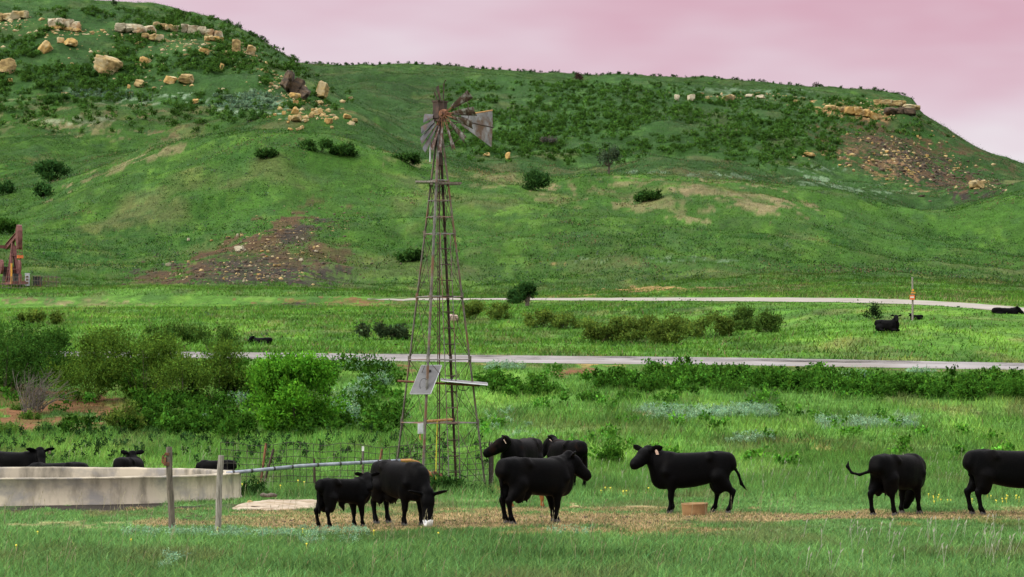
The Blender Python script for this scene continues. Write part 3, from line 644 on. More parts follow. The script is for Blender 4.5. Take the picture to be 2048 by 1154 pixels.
TORSO = [(-0.82, 1.29, 0.98, .16), (-0.77, 1.345, 0.90, .21), (-0.62, 1.365, 0.78, .25), (-0.42, 1.36, 0.70, .255), (-0.15, 1.345, 0.62, .31), (0.10, 1.335, 0.575, .335), (0.34, 1.33, 0.56, .31), (0.54, 1.335, 0.545, .25), (0.70, 1.29, 0.535, .21), (0.80, 1.20, 0.59, .15)]
def rot2(v, a):
    c, s = math.cos(a), math.sin(a); return (v[0] * c - v[1] * s, v[0] * s + v[1] * c)
def cow(label, u, d, yaw, scale=1.0, poll=(1.10, 0, 1.40), hyaw=0, hpitch=-28, feet=None, tail=None, tags=(), udder=True, lying=False, coat=None, res=0.024, group='cattle standing along the trampled strip', cat='cow', name='cow', fat=1.0, sheath=False, sink=0.0, eyes=True, loc=None, young=False, dz=0.0):
    B = Body()
    dzl = -0.50 if lying else 0.0
    ww = (1.14 if lying else 1.0) * fat
    sec = TORSO
    if young: sec = [(x, t, b + 0.10 - 0.02 * abs(x), w * .82) for x, t, b, w in TORSO]
    for (x0, t0, b0, w0), (x1, t1, b1, w1) in zip(sec[:-1], sec[1:]):
        B.sec((x0, 0, (t0 + b0) / 2 + dzl), (x1, 0, (t1 + b1) / 2 + dzl), w0 * ww, (t0 - b0) / 2, w1 * ww, (t1 - b1) / 2, (0, 0, 1), 0.04, 2.9)
    B.seg((-0.55, 0, 1.33 + dzl), (-0.80, 0, 1.29 + dzl), 0.06, 0.05, 0.05); B.seg((0.45, 0, 1.28 + dzl), (0.66, 0, 1.27 + dzl), 0.08, 0.08, 0.06)      # tail head, withers
    for s in (-1, 1):      # hook bones, pin bones, shoulder blades
        B.seg((-0.40, s * 0.17, 1.30 + dzl), (-0.36, s * 0.245 * ww, 1.23 + dzl), 0.06, 0.045, 0.09); B.seg((-0.72, s * 0.10, 1.24 + dzl), (-0.79, s * 0.11, 1.17 + dzl), 0.07, 0.05, 0.05)
        B.seg((0.50, s * 0.10, 1.27 + dzl), (0.60, s * 0.22, 0.92 + dzl), 0.09, 0.11, 0.06)
    P = np.array(poll, float); P[2] += dzl
    a, p = math.radians(hyaw), math.radians(hpitch)
    hd = np.array((math.cos(a) * math.cos(p), math.sin(a) * math.cos(p), math.sin(p)))
    hl = np.array((-math.sin(a), math.cos(a), 0.0)); hu = np.cross(hd, hl)
    nb = np.array((0.55, 0, 1.03 + dzl)); ne = P - hu * 0.10 + hd * 0.02
    mid = nb * 0.5 + ne * 0.5 + np.array((0.02, 0, 0.0))
    nup = np.array((-0.4, 0, 1.0)) if P[2] > 0.8 + dzl else np.array((0.8, 0, 1.0))
    B.sec(nb, mid, 0.19 * fat, 0.33, 0.14, 0.235, nup, 0.08).sec(mid, ne, 0.14, 0.235, 0.105, 0.155, nup, 0.05)
    hs = 1.22 if not young else 1.05
    hp = lambda f, dn: P + hd * f * hs - hu * dn * hs
    B.sec(hp(-0.02, 0.09), hp(0.12, 0.115), 0.105 * hs, 0.11 * hs, 0.120 * hs, 0.14 * hs, hu, 0.03, 2.7)
    B.sec(hp(0.12, 0.115), hp(0.28, 0.125), 0.118 * hs, 0.14 * hs, 0.094 * hs, 0.112 * hs, hu, 0.03, 2.7)
    B.sec(hp(0.28, 0.125), hp(0.40, 0.12), 0.094 * hs, 0.112 * hs, 0.092 * hs, 0.096 * hs, hu, 0.03, 2.7)
    B.sec(hp(0.40, 0.12), hp(0.44, 0.125), 0.094 * hs, 0.10 * hs, 0.084 * hs, 0.084 * hs, hu, 0.02, 2.7)
    for s in (-1, 1):
        B.seg(hp(0.15, 0.05) + hl * s * 0.075 * hs, hp(0.19, 0.06) + hl * s * 0.078 * hs, 0.038, 0.03, 0.03)   # brow over the eye
        ed = hl * s * 0.94 - hd * 0.18 + hu * 0.10; ed /= np.linalg.norm(ed)
        eu = hu - ed * (hu @ ed); eu /= np.linalg.norm(eu); ef = np.cross(ed, eu)
        c = hp(0.02, 0.045) + ed * 0.225 * hs
        B.ell(c, [ed, eu, ef], (0.135 * hs, 0.072 * hs, 0.030), 0.02)
        B.seg(hp(0.03, 0.055) + hl * s * 0.07, c, 0.035, 0.028, 0.03)
    if lying:
        for s in (-1, 1):
            B.ell((-0.46, s * 0.31, 0.27), np.eye(3), (0.36, 0.15, 0.26), 0.08)
            B.seg((-0.30, s * 0.40, 0.14), (0.02, s * 0.44, 0.07), 0.085, 0.055).seg((0.02, s * 0.44, 0.07), (0.22, s * 0.40, 0.05), 0.052, 0.05)
            B.ell((0.48, s * 0.22, 0.34), np.eye(3), (0.20, 0.11, 0.28), 0.08)
            B.seg((0.52, s * 0.24, 0.16), (0.86, s * 0.22, 0.10), 0.09, 0.07).seg((0.86, s * 0.22, 0.09), (0.56, s * 0.30, 0.05), 0.06, 0.045)
        tl = tail or [(-0.82, 0, 0.68), (-0.92, 0.08, 0.4), (-0.90, 0.22, 0.10), (-0.75, 0.4, 0.05)]
    else:
        ft = dict(fl=(0.52, 0.16), fr=(0.50, -0.16), hl=(-0.72, 0.17), hr=(-0.70, -0.17))
        if feet: ft.update(feet)
        for kf in ('fl', 'fr'):
            fx, fy = ft[kf]; s = 1 if kf == 'fl' else -1
            B.ell((0.47, s * 0.19, 0.86), np.eye(3), (0.17, 0.10, 0.30), 0.08)
            kx, ky = 0.46 * 0.4 + fx * 0.6, s * 0.17 * .4 + fy * .6
            B.seg((0.44, s * 0.18, 0.76), (kx, ky, 0.40), 0.125, 0.066, 0.05).seg((kx, ky, 0.41), (kx + .005, ky, 0.35), 0.067, 0.062, .02)
            B.seg((kx, ky, 0.36), (fx - 0.015, fy, 0.13), 0.052, 0.044, 0.03).seg((fx - 0.015, fy, 0.14), (fx + 0.02, fy, 0.065), 0.058, 0.054, 0.02)
        for kf in ('hl', 'hr'):
            fx, fy = ft[kf]; s = 1 if kf == 'hl' else -1
            B.ell((-0.615, s * 0.155, 0.84), [[0.99, 0, 0.12], [0, 1, 0], [-0.12, 0, 0.99]], (0.205, 0.12, 0.42), 0.06)
            hx, hy = fx - 0.09, fy * 0.75 + s * 0.17 * 0.25
            B.seg((-0.56, s * 0.17, 0.82), (-0.50 * .35 + hx * .65 + .02, hy, 0.62), 0.185, 0.118, 0.06)
            B.seg((-0.50 * .35 + hx * .65 + .02, hy, 0.64), (hx, hy, 0.47), 0.105, 0.064, 0.05).seg((hx - 0.015, hy, 0.50), (hx + .01, hy, 0.42), 0.063, 0.057, 0.02)
            B.seg((hx + .005, hy, 0.43), (fx - 0.03, fy, 0.13), 0.053, 0.045, 0.03).seg((fx - 0.03, fy, 0.14), (fx + 0.02, fy, 0.065), 0.059, 0.054, 0.02)
        if udder:
            B.ell((-0.36, 0, 0.60), np.eye(3), (0.20, 0.15, 0.14), 0.06)
            for sx in (-0.42, -0.30):
                for sy in (-0.07, 0.07): B.seg((sx, sy, 0.50), (sx, sy, 0.43), 0.024, 0.016, 0.02)
        if sheath:
            B.seg((-0.08, 0, 0.64), (-0.02, 0, 0.50), 0.09, 0.03, 0.05).seg((-0.02, 0, 0.50), (0.0, 0, 0.43), 0.025, 0.013, 0.02)
        tl = tail or [(-0.82, 0, 1.26), (-0.89, 0, 1.10), (-0.90, 0.01, 0.80), (-0.88, 0.01, 0.55), (-0.87, 0.02, 0.36)]
    nt = len(tl)
    for i in range(nt - 1):
        r0 = 0.042 - 0.018 * min(1, i / max(nt - 2, 1)); r1 = 0.042 - 0.018 * min(1, (i + 1) / max(nt - 2, 1))
        if i == nt - 2: r0, r1 = 0.040, 0.014
        if i == nt - 3: r1 = 0.036
        B.seg(tl[i], tl[i + 1], r0, r1, 0.03 if i else 0.06)
    Vv, Fc = B.mesh(res)
    base = loc if loc is not None else at(u, d)
    t = empty(name, base + Vector((0, 0, dz - sink)), label, cat, group, math.radians(yaw))
    t.scale = (scale,) * 3
    body = raw_mesh('body', Vv, [Fc], coat or M_coat, None, True, t)
    if not lying:
        for kf in ('fl', 'fr', 'hl', 'hr'):
            fx, fy = ft[kf]
            hb = MB()
            for s in (-1, 1):
                hb.add([(fx - 0.04, fy + s * 0.030 - .027, 0.0), (fx + 0.085, fy + s * 0.026 - .024, 0.0), (fx + 0.085, fy + s * 0.026 + .024, 0.0), (fx - 0.04, fy + s * 0.030 + .027, 0.0),
                        (fx - 0.035, fy + s * 0.025 - .024, 0.075), (fx + 0.045, fy + s * 0.023 - .02, 0.085), (fx + 0.045, fy + s * 0.023 + .02, 0.085), (fx - 0.035, fy + s * 0.025 + .024, 0.075)],
                       [(0, 3, 2, 1), (4, 5, 6, 7), (0, 1, 5, 4), (1, 2, 6, 5), (2, 3, 7, 6), (3, 0, 4, 7)])
            hb.build('hoof', M_hoof, t)
    if eyes:
        for s in (-1, 1):
            c = hp(0.175, 0.085) + hl * s * 0.100 * hs
            eb = MB(); n = 6
            eb.tube([Vector(c) - Vector(hl) * s * 0.02, Vector(c), Vector(c) + Vector(hl) * s * 0.012], [0.02, 0.018, 0.008], 8)
            eb.build('eye', M_eye, t, True)
    for s in tags:
        ed = hl * s * 0.94 - hd * 0.18 + hu * 0.10; ed /= np.linalg.norm(ed)
        c = hp(0.02, 0.045) + ed * 0.23 * hs + hd * 0.045 - hu * 0.075
        M = Matrix((tuple(hl), tuple(hu), tuple(hd))).transposed()
        MBt = MB(); w, hh = 0.036, 0.058
        prof = [(-w, -hh), (w, -hh), (w, hh * .4), (w * .45, hh), (-w * .45, hh), (-w, hh * .4)]
        f_ = [M @ Vector((x, y, 0.006)) + Vector(c) for x, y in prof]; b_ = [M @ Vector((x, y, -0.006)) + Vector(c) for x, y in prof]
        MBt.add(f_ + b_, [(0, 1, 2, 3, 4, 5), (11, 10, 9, 8, 7, 6)] + [(i, 6 + i, 6 + (i + 1) % 6, (i + 1) % 6) for i in range(6)])
        MBt.build('ear_tag', M_tag, t)
    return t
def dfor(y): return CZ * F / (y - YH)

cow('young black bull calf with raised head beside the grazing cow', 688, 50.6, 42, 0.715, poll=(0.82, -0.02, 1.46), hyaw=-118, hpitch=-38, feet=dict(fl=(0.46, 0.12), fr=(0.56, -0.13), hl=(-0.76, 0.15), hr=(-0.62, -0.17)), udder=False, sheath=True, young=True, tail=[(-0.82, 0, 1.24), (-0.88, -0.02, 1.05), (-0.89, -.02, 0.75), (-0.87, -.02, 0.5), (-.86, -.02, .34)], group='cattle standing along the trampled strip')
cow('black cow grazing head down with its muzzle in the broken white bucket', 801, 51.4, -54, 0.935, poll=(1.12, -0.05, 0.72), hyaw=-34, hpitch=-76, feet=dict(fl=(0.58, 0.16), fr=(0.40, -0.17), hl=(-0.70, 0.14), hr=(-0.72, -0.17)), fat=0.99)
cow('big black cow seen from behind its hip, head in profile to the right', 1072, 52.0, 38, 0.98, poll=(1.0, 0.02, 1.42), hyaw=-28, hpitch=-42, feet=dict(fl=(0.60, 0.16), fr=(0.42, -0.16), hl=(-0.68, 0.14), hr=(-0.76, -0.17)), fat=1.02, tail=[(-0.82, 0, 1.26), (-0.90, 0, 1.10), (-0.92, -.01, 0.80), (-0.90, -.01, 0.55), (-0.88, -.01, 0.36)])
cow('black cow with pale ear tag facing left behind the big cow', 1044, 66.0, 246, 1.02, poll=(1.06, -0.06, 1.42), hyaw=-62, hpitch=-30, tags=(1,), coat=M_coatb, fat=1.02)
cow('black cow with reddish shoulder and ear tag, head behind another cow', 1134, 68.4, 116, 0.95, poll=(0.98, 0.08, 1.42), hyaw=62, hpitch=-50, tags=(1,), coat=M_coatb, fat=1.0)
cow('small brown calf, its legs showing under the big cow', 1060, 58.0, -4, 0.56, poll=(0.98, 0, 1.15), hyaw=0, hpitch=-45, udder=False, young=True, coat=M_coatc, eyes=False)
cow('black cow with pale ear tag standing over the orange feed tub', 1384, 55.9, 181, 0.985, poll=(1.02, 0.0, 1.46), hyaw=48, hpitch=-26, feet=dict(fl=(0.50, 0.13), fr=(0.44, -0.14), hl=(-0.80, 0.17), hr=(-0.50, -0.17)), tags=(1,), fat=0.97, udder=False, tail=[(-0.80, 0, 1.25), (-0.92, 0, 1.06), (-1.04, 0.02, 0.86), (-1.10, 0.02, 0.66), (-1.22, 0.02, 0.50)])
cow('black cow flicking its curled tail to the left, head hidden', 1797, 55.4, 48, 0.965, poll=(0.96, 0.34, 0.72), hyaw=78, hpitch=-60, feet=dict(fl=(0.42, 0.2), fr=(0.60, -0.16), hl=(-0.74, 0.20), hr=(-0.44, -0.18)), fat=0.99, eyes=False, tail=[(-0.80, 0.02, 1.20), (-0.92, 0.14, 1.00), (-1.04, 0.34, 0.92), (-1.12, 0.50, 0.96), (-1.14, 0.60, 1.10), (-1.10, 0.60, 1.22)])
cow('black cow cut off by the right edge, facing right', 2018, 55.4, 8, 1.03, poll=(1.15, 0, 1.38), feet=dict(fl=(0.56, 0.16), fr=(0.42, -0.17), hl=(-0.77, 0.15), hr=(-0.64, -0.17)), eyes=False, udder=False, tail=[(-0.82, 0, 1.27), (-0.88, 0, 1.10), (-0.86, 0.0, 0.85), (-0.76, 0, 0.66), (-0.66, 0, 0.58)])
LY = 'cattle lying in the grass'
cow('black cow lying behind the tank with its face to the camera', 22, 69.5, -8, 0.93, lying=True, poll=(0.92, -0.06, 1.42), hyaw=-62, hpitch=-48, tags=(1,), group=LY, fat=0.95, sink=-0.16)
cow('black cow lying low behind the tank, only its back showing', 112, 68.6, 172, 0.92, lying=True, poll=(1.15, 0, 0.75), hyaw=0, hpitch=-25, group=LY, eyes=False, sink=0.08)
cow('black cow lying behind the tank with its back to the camera', 258, 69.5, 78, 0.82, lying=True, poll=(0.70, 0.16, 1.52), hyaw=40, hpitch=-20, group=LY, eyes=False, sink=-0.12)
cow('black calf lying by the wire fence behind the pale post', 432, 71.0, 165, 0.60, lying=True, poll=(0.95, 0, 0.95), hyaw=0, hpitch=-30, group=LY, eyes=False, sink=-0.16)
pt, dd_ = hit(523, 690)
cow('black cow lying alone far off beyond the paved road', 0, 0, 158, 0.70, lying=True, poll=(0.80, 0.25, 1.45), hyaw=60, hpitch=-40, group=LY, eyes=False, res=0.045, loc=pt, sink=0.22)
pt, dd_ = hit(1774, 665)
cow('black cow lying beyond the road, head raised towards the camera', 0, 0, -38, 0.80, lying=True, poll=(0.80, -0.05, 1.66), hyaw=-52, hpitch=-35, group=LY, eyes=False, res=0.04, loc=pt, sink=-.05)
pt, dd_ = hit(1838, 642.5)
cow('black calf lying behind the marker post', 0, 0, 200, 0.44, lying=True, poll=(0.92, 0, 1.55), hyaw=40, hpitch=-20, group=LY, eyes=False, res=0.04, loc=pt + Vector((0, 0.9, 0)), cat='calf')
pt, dd_ = hit(2010, 628)
cow('black cow lying stretched out beside the gravel road', 0, 0, 3, 0.86, lying=True, poll=(0.98, 0, 1.42), hyaw=-20, hpitch=-38, group=LY, eyes=False, res=0.045, loc=pt, sink=0.36)

# ------------------------------------------------------------------ windmill
WX, WY = -1.89, 66.4
wz0 = float(height(879, 66.4)[0])
wm = empty('windmill', (WX, WY, wz0), 'tall rusty windmill tower with a broken bladed wheel and tail', 'windmill')
def zrow(y): return CZ + WY * (YH - y) / F - wz0
def wr(z): # half diagonal of the tower at height z
    y = YH - (z + wz0 - CZ) * F / WY
    return max(0.09, (12.5 + (y - 310) * 0.1311) / F * WY)
AL = math.radians(19)
ANG = {'right': -AL, 'front': -AL - math.pi / 2, 'left': math.pi - AL, 'rear': math.pi / 2 - AL}
def corner(nm, z):
    r = wr(z); a = ANG[nm]; return Vector((r * math.cos(a), r * math.sin(a), z))
ztop = zrow(262)
zsplit = [zrow(y) for y in (990, 844, 718, 592, 467, 367, 262)]
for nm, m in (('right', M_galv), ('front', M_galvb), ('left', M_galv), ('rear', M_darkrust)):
    b = MB(); out = Vector((math.cos(ANG[nm]), math.sin(ANG[nm]), 0))
    b.angle(corner(nm, zrow(1000)), corner(nm, ztop), 0.052, 0.008, out)
    for z in zsplit[1:-1]:      # splice plates with bolts
        c = corner(nm, z); b.box(c - out * 0.02, (0.065, 0.065, 0.16), ANG[nm])
    b.build('leg', m, wm)
order = ['right', 'front', 'left', 'rear']
ring_rows = [360, 400.5, 433.5, 467, 592.5, 718, 844, 975]
for y in ring_rows:
    for i in range(4):
        a, c = corner(order[i], zrow(y)), corner(order[(i + 1) % 4], zrow(y))
        b = MB(); b.angle(a, c, 0.036 if y > 590 else 0.026, 0.006, Vector((0, 0, 1)))
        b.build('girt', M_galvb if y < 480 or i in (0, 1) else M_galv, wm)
br_rows = [360, 467, 592.5, 718, 844, 975]
for k in range(len(br_rows) - 1):
    for i in range(4):
        b = MB()
        for s in (0, 1):
            a = corner(order[i], zrow(br_rows[k + s])); c = corner(order[(i + 1) % 4], zrow(br_rows[k + 1 - s]))
            b.tube([a, c], 0.0075, 5)
        b.build('brace', M_darkrust, wm)
# ladder on the front-right face
ld = empty('ladder', (0, 0, 0), None, None); ld.parent = wm
def lad(z):
    f, r = corner('front', z), corner('right', z)
    m = f * 0.5 + r * 0.5; t = (r - f).normalized(); n = Vector((t.y, -t.x, 0)).normalized()
    return m + n * 0.05 , t
for s in (-1, 1):
    z0, z1 = zrow(972 if s > 0 else 962), zrow(467)
    (p0, t0), (p1, t1) = lad(z0), lad(z1)
    MB().tube([p0 + t0 * s * 0.16, p1 + t1 * s * 0.14], 0.014, 6).build('rail', M_galvb, ld)
for y in (499, 530.5, 562, 593.5, 625, 657, 689, 720.5, 752, 783.5, 815, 847, 878.7, 910, 942):
    p, t = lad(zrow(y))
    MB().tube([p - t * 0.165, p + t * 0.165], 0.015, 5).build('rung', M_darkrust if y not in (815, 720.5) else M_galvb, ld)
# platform planks
b = MB(); zp = zrow(367)
for k in range(4):
    b.box((-0.36 - 0.0, -0.24 + k * 0.16, zp + 0.03 + 0.003 * k), (0.52, 0.14, 0.045), 0.05)
b.build('platform', M_wood, wm)
b = MB(); b.box((0.27, -0.16, zp), (0.62, 0.09, 0.05), 0.03).box((0.27, 0.2, zp), (0.55, 0.09, 0.05), -0.02).box((-0.2, 0.0, zp - 0.035), (0.06, 0.7, 0.05))
b.build('platform_beam', M_darkwood, wm)
# pump rod in the middle
b = MB(); b.tube([(0, 0, zrow(985)), (0.0, 0, zrow(250))], 0.02, 6).tube([(-0.05, 0.02, zrow(880)), (-0.04, 0.02, zrow(262))], 0.012, 6).box((0, 0, zrow(335)), (0.06, 0.06, 0.12)); b.build('pump_rod', M_darkrust, wm)
# head: mast, gearbox, wheel and tail
hz = zrow(230)
axis_n = Vector((-0.64, -0.77, 0)); axis_t = Vector((0.77, -0.64, 0)); up = Vector((0, 0, 1))
b = MB(); b.tube([(0, 0, zrow(330)), (0, 0, hz + 0.1)], [0.075, 0.085], 8); b.build('mast', M_darkrust, wm)
g = MB(); Mh = Matrix((axis_t, -axis_n, up)).transposed()
g.box(Vector((0, 0, hz + 0.12)) - axis_n * 0.02, (0.20, 0.34, 0.42), M=Mh).box(Vector((0, 0, hz + 0.35)) - axis_n * 0.02, (0.24, 0.38, 0.04), M=Mh).box(Vector((0, 0, hz - 0.12)), (0.26, 0.24, 0.1), M=Mh)
g.build('gearbox', M_darkrust, wm)
wh = empty('wheel', (0, 0, 0), None, None); wh.parent = wm
hc = Vector((0.10, -0.30, hz))
b = MB(); b.tube([hc - axis_n * 0.3, hc + axis_n * 0.06], 0.04, 8).tube([hc - axis_n * 0.06, hc + axis_n * 0.05], [0.13, 0.11], 12).tube([hc + axis_n * .05, hc + axis_n * .09], [0.06, 0.05], 10); b.build('hub', M_rust, wh)
def rad(th): return axis_t * math.cos(th) + up * math.sin(th)
arm = MB()
for th in (25, 1, -19, -42, -68, -95, -127):
    r = rad(math.radians(th)); L = 1.02 if th != 77 else 1.08
    arm.tube([hc + r * 0.09 + axis_n * 0.03, hc + r * L - axis_n * 0.03], 0.013, 5)
    arm.tube([hc + r * 0.09 - axis_n * 0.05, hc + r * L * .8 - axis_n * 0.03], 0.010, 5)
arm.build('spoke', M_rust, wh)
ring = MB()
for R0, a0, a1 in ((0.52, -165, 30), (0.86, -135, 26)):
    n = 26; ring.tube([hc + rad(math.radians(a0 + (a1 - a0) * i / n)) * R0 - axis_n * 0.02 for i in range(n + 1)], 0.009, 5)
ring.build('rim', M_darkrust, wh)
BL = [(25, M_bladea, 28, 1.04), (1, M_bladea, 30, 1.10), (-19, M_bladea, 30, 1.06), (-42, M_bladea, 28, 1.04), (-68, M_bladea, 28, 1.0), (-95, M_bladea, 26, 1.0), (-113, M_bladea, 22, 0.98), (-127, M_bladeb, 22, 1.12), (-138, M_bladeb, 22, 1.0), (-153, M_bladeb, 22, 0.84), (-172, M_bladeb, 22, 0.66), (104, M_darkrust, -34, 0.74), (116, M_darkrust, -46, 0.62)]
for th, m, pit, R in BL:
    a = math.radians(th + random.uniform(-1.5, 1.5)); r = rad(a); s = -axis_t * math.sin(a) + up * math.cos(a)
    p = math.radians(pit + random.uniform(-3, 3)); ch = s * math.cos(p) + axis_n * math.sin(p); nn = axis_n * math.cos(p) - s * math.sin(p)
    V_, f_ = [], []
    nR, nCh = 5, 5
    for side in (0, 1):
        for i in range(nR):
            q = i / (nR - 1); rr = 0.34 + (R - 0.34) * q; w = 0.11 + 0.15 * q
            for j in range(nCh):
                c = j / (nCh - 1) - 0.5
                V_.append(hc + r * (rr + random.uniform(-.006, .006)) + ch * c * w + nn * ((0.25 - c * c) * w * 0.35 + random.uniform(-.005, .005) + side * 0.004))
    o2 = nR * nCh
    for i in range(nR - 1):
        for j in range(nCh - 1):
            k = i * nCh + j
            f_ += [(k, k + 1, k + nCh + 1, k + nCh), (o2 + k, o2 + k + nCh, o2 + k + nCh + 1, o2 + k + 1)]
    per = list(range(nCh)) + [i * nCh + nCh - 1 for i in range(1, nR)] + [(nR - 1) * nCh + j for j in range(nCh - 2, -1, -1)] + [i * nCh for i in range(nR - 2, 0, -1)]
    for q0, q1 in zip(per, per[1:] + per[:1]): f_.append((q1, q0, o2 + q0, o2 + q1))
    MB().add(V_, f_).build('blade', m, wh)
MB().tube([hc + rad(math.radians(-126)) * 0.75, hc + rad(math.radians(-110)) * 1.30], [0.016, 0.022], 4).build('broken_blade', M_alu, wh)
tl_ = empty('tail', (0, 0, 0), None, None); tl_.parent = wm
tdir = Vector((0.66, 0.75, -0.03)).normalized()
t0 = Vector((0, 0, hz - 0.02))
b = MB(); b.tube([t0, t0 + tdir * 2.12 - up * 0.09], 0.018, 5).tube([t0 + up * 0.16, t0 + tdir * 1.1 + up * .03], 0.014, 5).tube([t0 - up * 0.12, t0 + tdir * 1.1 - up * .1], 0.014, 5); b.build('tail_bone', M_darkrust, tl_)
vb = MB()
prof = [(0.85, 0.12), (2.06, 0.36), (2.08, 0.0), (2.03, -0.62), (0.85, -0.16)]
tn = tdir.cross(up).normalized()
f0 = [t0 + tdir * a_ + up * h_ + tn * 0.006 for a_, h_ in prof]; f1 = [t0 + tdir * a_ + up * h_ - tn * 0.006 for a_, h_ in prof]
vb.add(f0 + f1, [(0, 1, 2, 3, 4), (9, 8, 7, 6, 5)] + [(i, 5 + i, 5 + (i + 1) % 5, (i + 1) % 5) for i in range(5)])
for q in (0.25, 0.55, 0.8):     # pressed ribs
    a_ = 1.02 + 1.04 * q; vb.tube([t0 + tdir * a_ + up * (0.12 + 0.2 * q) + tn * -0.008, t0 + tdir * a_ - up * (0.23 + 0.33 * q) + tn * -0.008], 0.006, 4)
vb.build('vane', M_vane, tl_)
vb = MB(); vb.tube([t0 + tdir * 1.0 + up * 0.135, t0 + tdir * 2.07 + up * 0.37], 0.02, 5); vb.build('vane_edge', M_orangepipe, tl_)
b = MB(); b.tube([hc + rad(math.radians(88)) * .1, hc + rad(math.radians(88)) * 0.78, hc + rad(math.radians(84)) * 0.88], 0.016, 5); b.build('bare_spoke', M_darkrust, wh)
# cross pipe with two solar panels, control box, cable
zc_ = zrow(766)
def wpt(u, y, dd=0.0):
    Y_ = WY + dd; return Vector(((u - 1024) / F * Y_ - WX, dd, CZ + Y_ * (YH - y) / F - wz0))
b = MB(); b.tube([wpt(795, 762, -0.62), wpt(960, 771, -0.62)], 0.03, 8); b.build('cross_pipe', M_rust, wm)
def solar(c4, nm):
    c4 = [Vector(q) for q in c4]; n = (c4[1] - c4[0]).cross(c4[3] - c4[0]).normalized()
    sp = empty('solar_panel', (0, 0, 0), None, None); sp.parent = wm
    m = MB(); m.add([q + n * 0.012 for q in c4] + [q - n * 0.012 for q in c4], [(0, 1, 2, 3), (7, 6, 5, 4)] + [(i, 4 + i, 4 + (i + 1) % 4, (i + 1) % 4) for i in range(4)]); m.build('panel_sheet', M_panelback, sp)
    m = MB(); m.add([q * 0.97 + (c4[0] + c4[2]) * 0.015 - n * 0.0145 for q in c4], [(3, 2, 1, 0)]); m.build('cells', M_cell, sp)
    m = MB()
    for i in range(4): m.tube([c4[i], c4[(i + 1) % 4]], 0.014, 4)
    m.build('frame', M_alu, sp)
    return sp, n
sp, n1_ = solar([wpt(843, 731, -0.42), wpt(820, 788, -0.92), wpt(861, 788, -0.98), wpt(883.5, 731, -0.48)], 0)
jc = wpt(858, 742, -0.55); b = MB(); b.box(jc - Vector((0, 0.03, 0)), (0.11, 0.03, 0.07)); b.build('junction_box', M_black, sp)
b = MB(); n = 16; cc = wpt(848, 770, -0.86)
b.tube([cc + Vector((0.11 * math.cos(2 * math.pi * i / n), 0.0, 0.17 * math.sin(2 * math.pi * i / n))) for i in range(n)], 0.007, 5); b.build('cable_loop', M_black, sp)
solar([wpt(883, 762, -0.95), wpt(975, 770.5, -0.95), wpt(974, 766, -0.25), wpt(882, 757.5, -0.25)], 1)
b = MB(); b.tube([wpt(915, 771, -.65), wpt(918, 779, -.65), wpt(925, 781, -.65), wpt(934, 780, -.65), wpt(938, 774, -.65)], 0.012, 5); b.tube([wpt(897, 768, -.6), wpt(909, 750, -.5)], 0.016, 5); b.build('panel_bracket', M_black, wm)
b = MB(); b.box(wpt(841, 857, -1.33), (0.13, 0.09, 0.26), 0.2).box(wpt(841, 857, -1.38), (0.10, 0.012, 0.2), 0.2); b.build('control_box', M_boxgrey, wm)
b = MB(); b.tube([wpt(840.5, 867, -1.33), wpt(840, 874, -1.33), wpt(841, 880, -1.33)], 0.02, 6); b.build('conduit', M_orangepipe, wm)
b = MB(); b.tube([wpt(849, 843, -0.85), wpt(904, 839, 0.2)], 0.035, 8); b.build('orange_pipe', M_orangepipe, wm)
b = MB(); b.tube([wpt(874.5, 842, -0.62), wpt(873, 890, -0.62), wpt(871.5, 965, -0.62)], 0.012, 5); b.build('yellow_rope', M_yellow, wm)
b = MB(); zc2 = zrow(962)
for k in range(7): b.tube([(random.uniform(-.5, .1), random.uniform(-1.0, -.4), zc2 + random.uniform(-.3, .3)), (random.uniform(-.7, .4), random.uniform(-1.1, -.2), zc2 + random.uniform(-.3, .35))], 0.03, 6)
b.build('discarded_pipes', M_rust, wm)

# ------------------------------------------------------------------ water pipe, wire fence, posts, tank, slab, tub, bucket
def pt_at(u, y, d): return Vector(((u - 1024) / F * d, d, CZ + d * (YH - y) / F))
P0 = pt_at(453, 946.5, 62.5)
wp = empty('water_pipe', P0, 'blue grey water pipe running from the windmill to the concrete tank', 'pipe')
pp = [pt_at(453, 946.5, 62.5) - P0, pt_at(520, 940, 62.9) - P0, pt_at(600, 932, 63.5) - P0, pt_at(700, 926.5, 64.2) - P0, pt_at(770, 923, 64.7) - P0, pt_at(800, 921.5, 64.9) - P0]
MB().tube(pp, 0.045, 8).build('pipe_run', M_pvc, wp, True)
for q in (0.04, 0.15, 0.27, 0.36, 0.47, 0.56, 0.66, 0.76, 0.86, 0.95):
    t = q * 5; i = int(t); c = pp[i].lerp(pp[i + 1], t - i); dr = (pp[i + 1] - pp[i]).normalized()
    MB().tube([c - dr * 0.025, c + dr * 0.025], 0.052, 8).build('pipe_band', M_black, wp)
MB().tube([pp[5], pt_at(822, 920.5, 65) - P0], 0.04, 8).tube([pt_at(800, 923, 65) - P0, pt_at(838, 929, 65.1) - P0], 0.042, 8).tube([pt_at(822, 920.5, 65) - P0, pt_at(836, 924, 65.1) - P0, pt_at(866, 952, 65.2) - P0], 0.03, 8).build('rusty_elbow', M_orangepipe, wp)

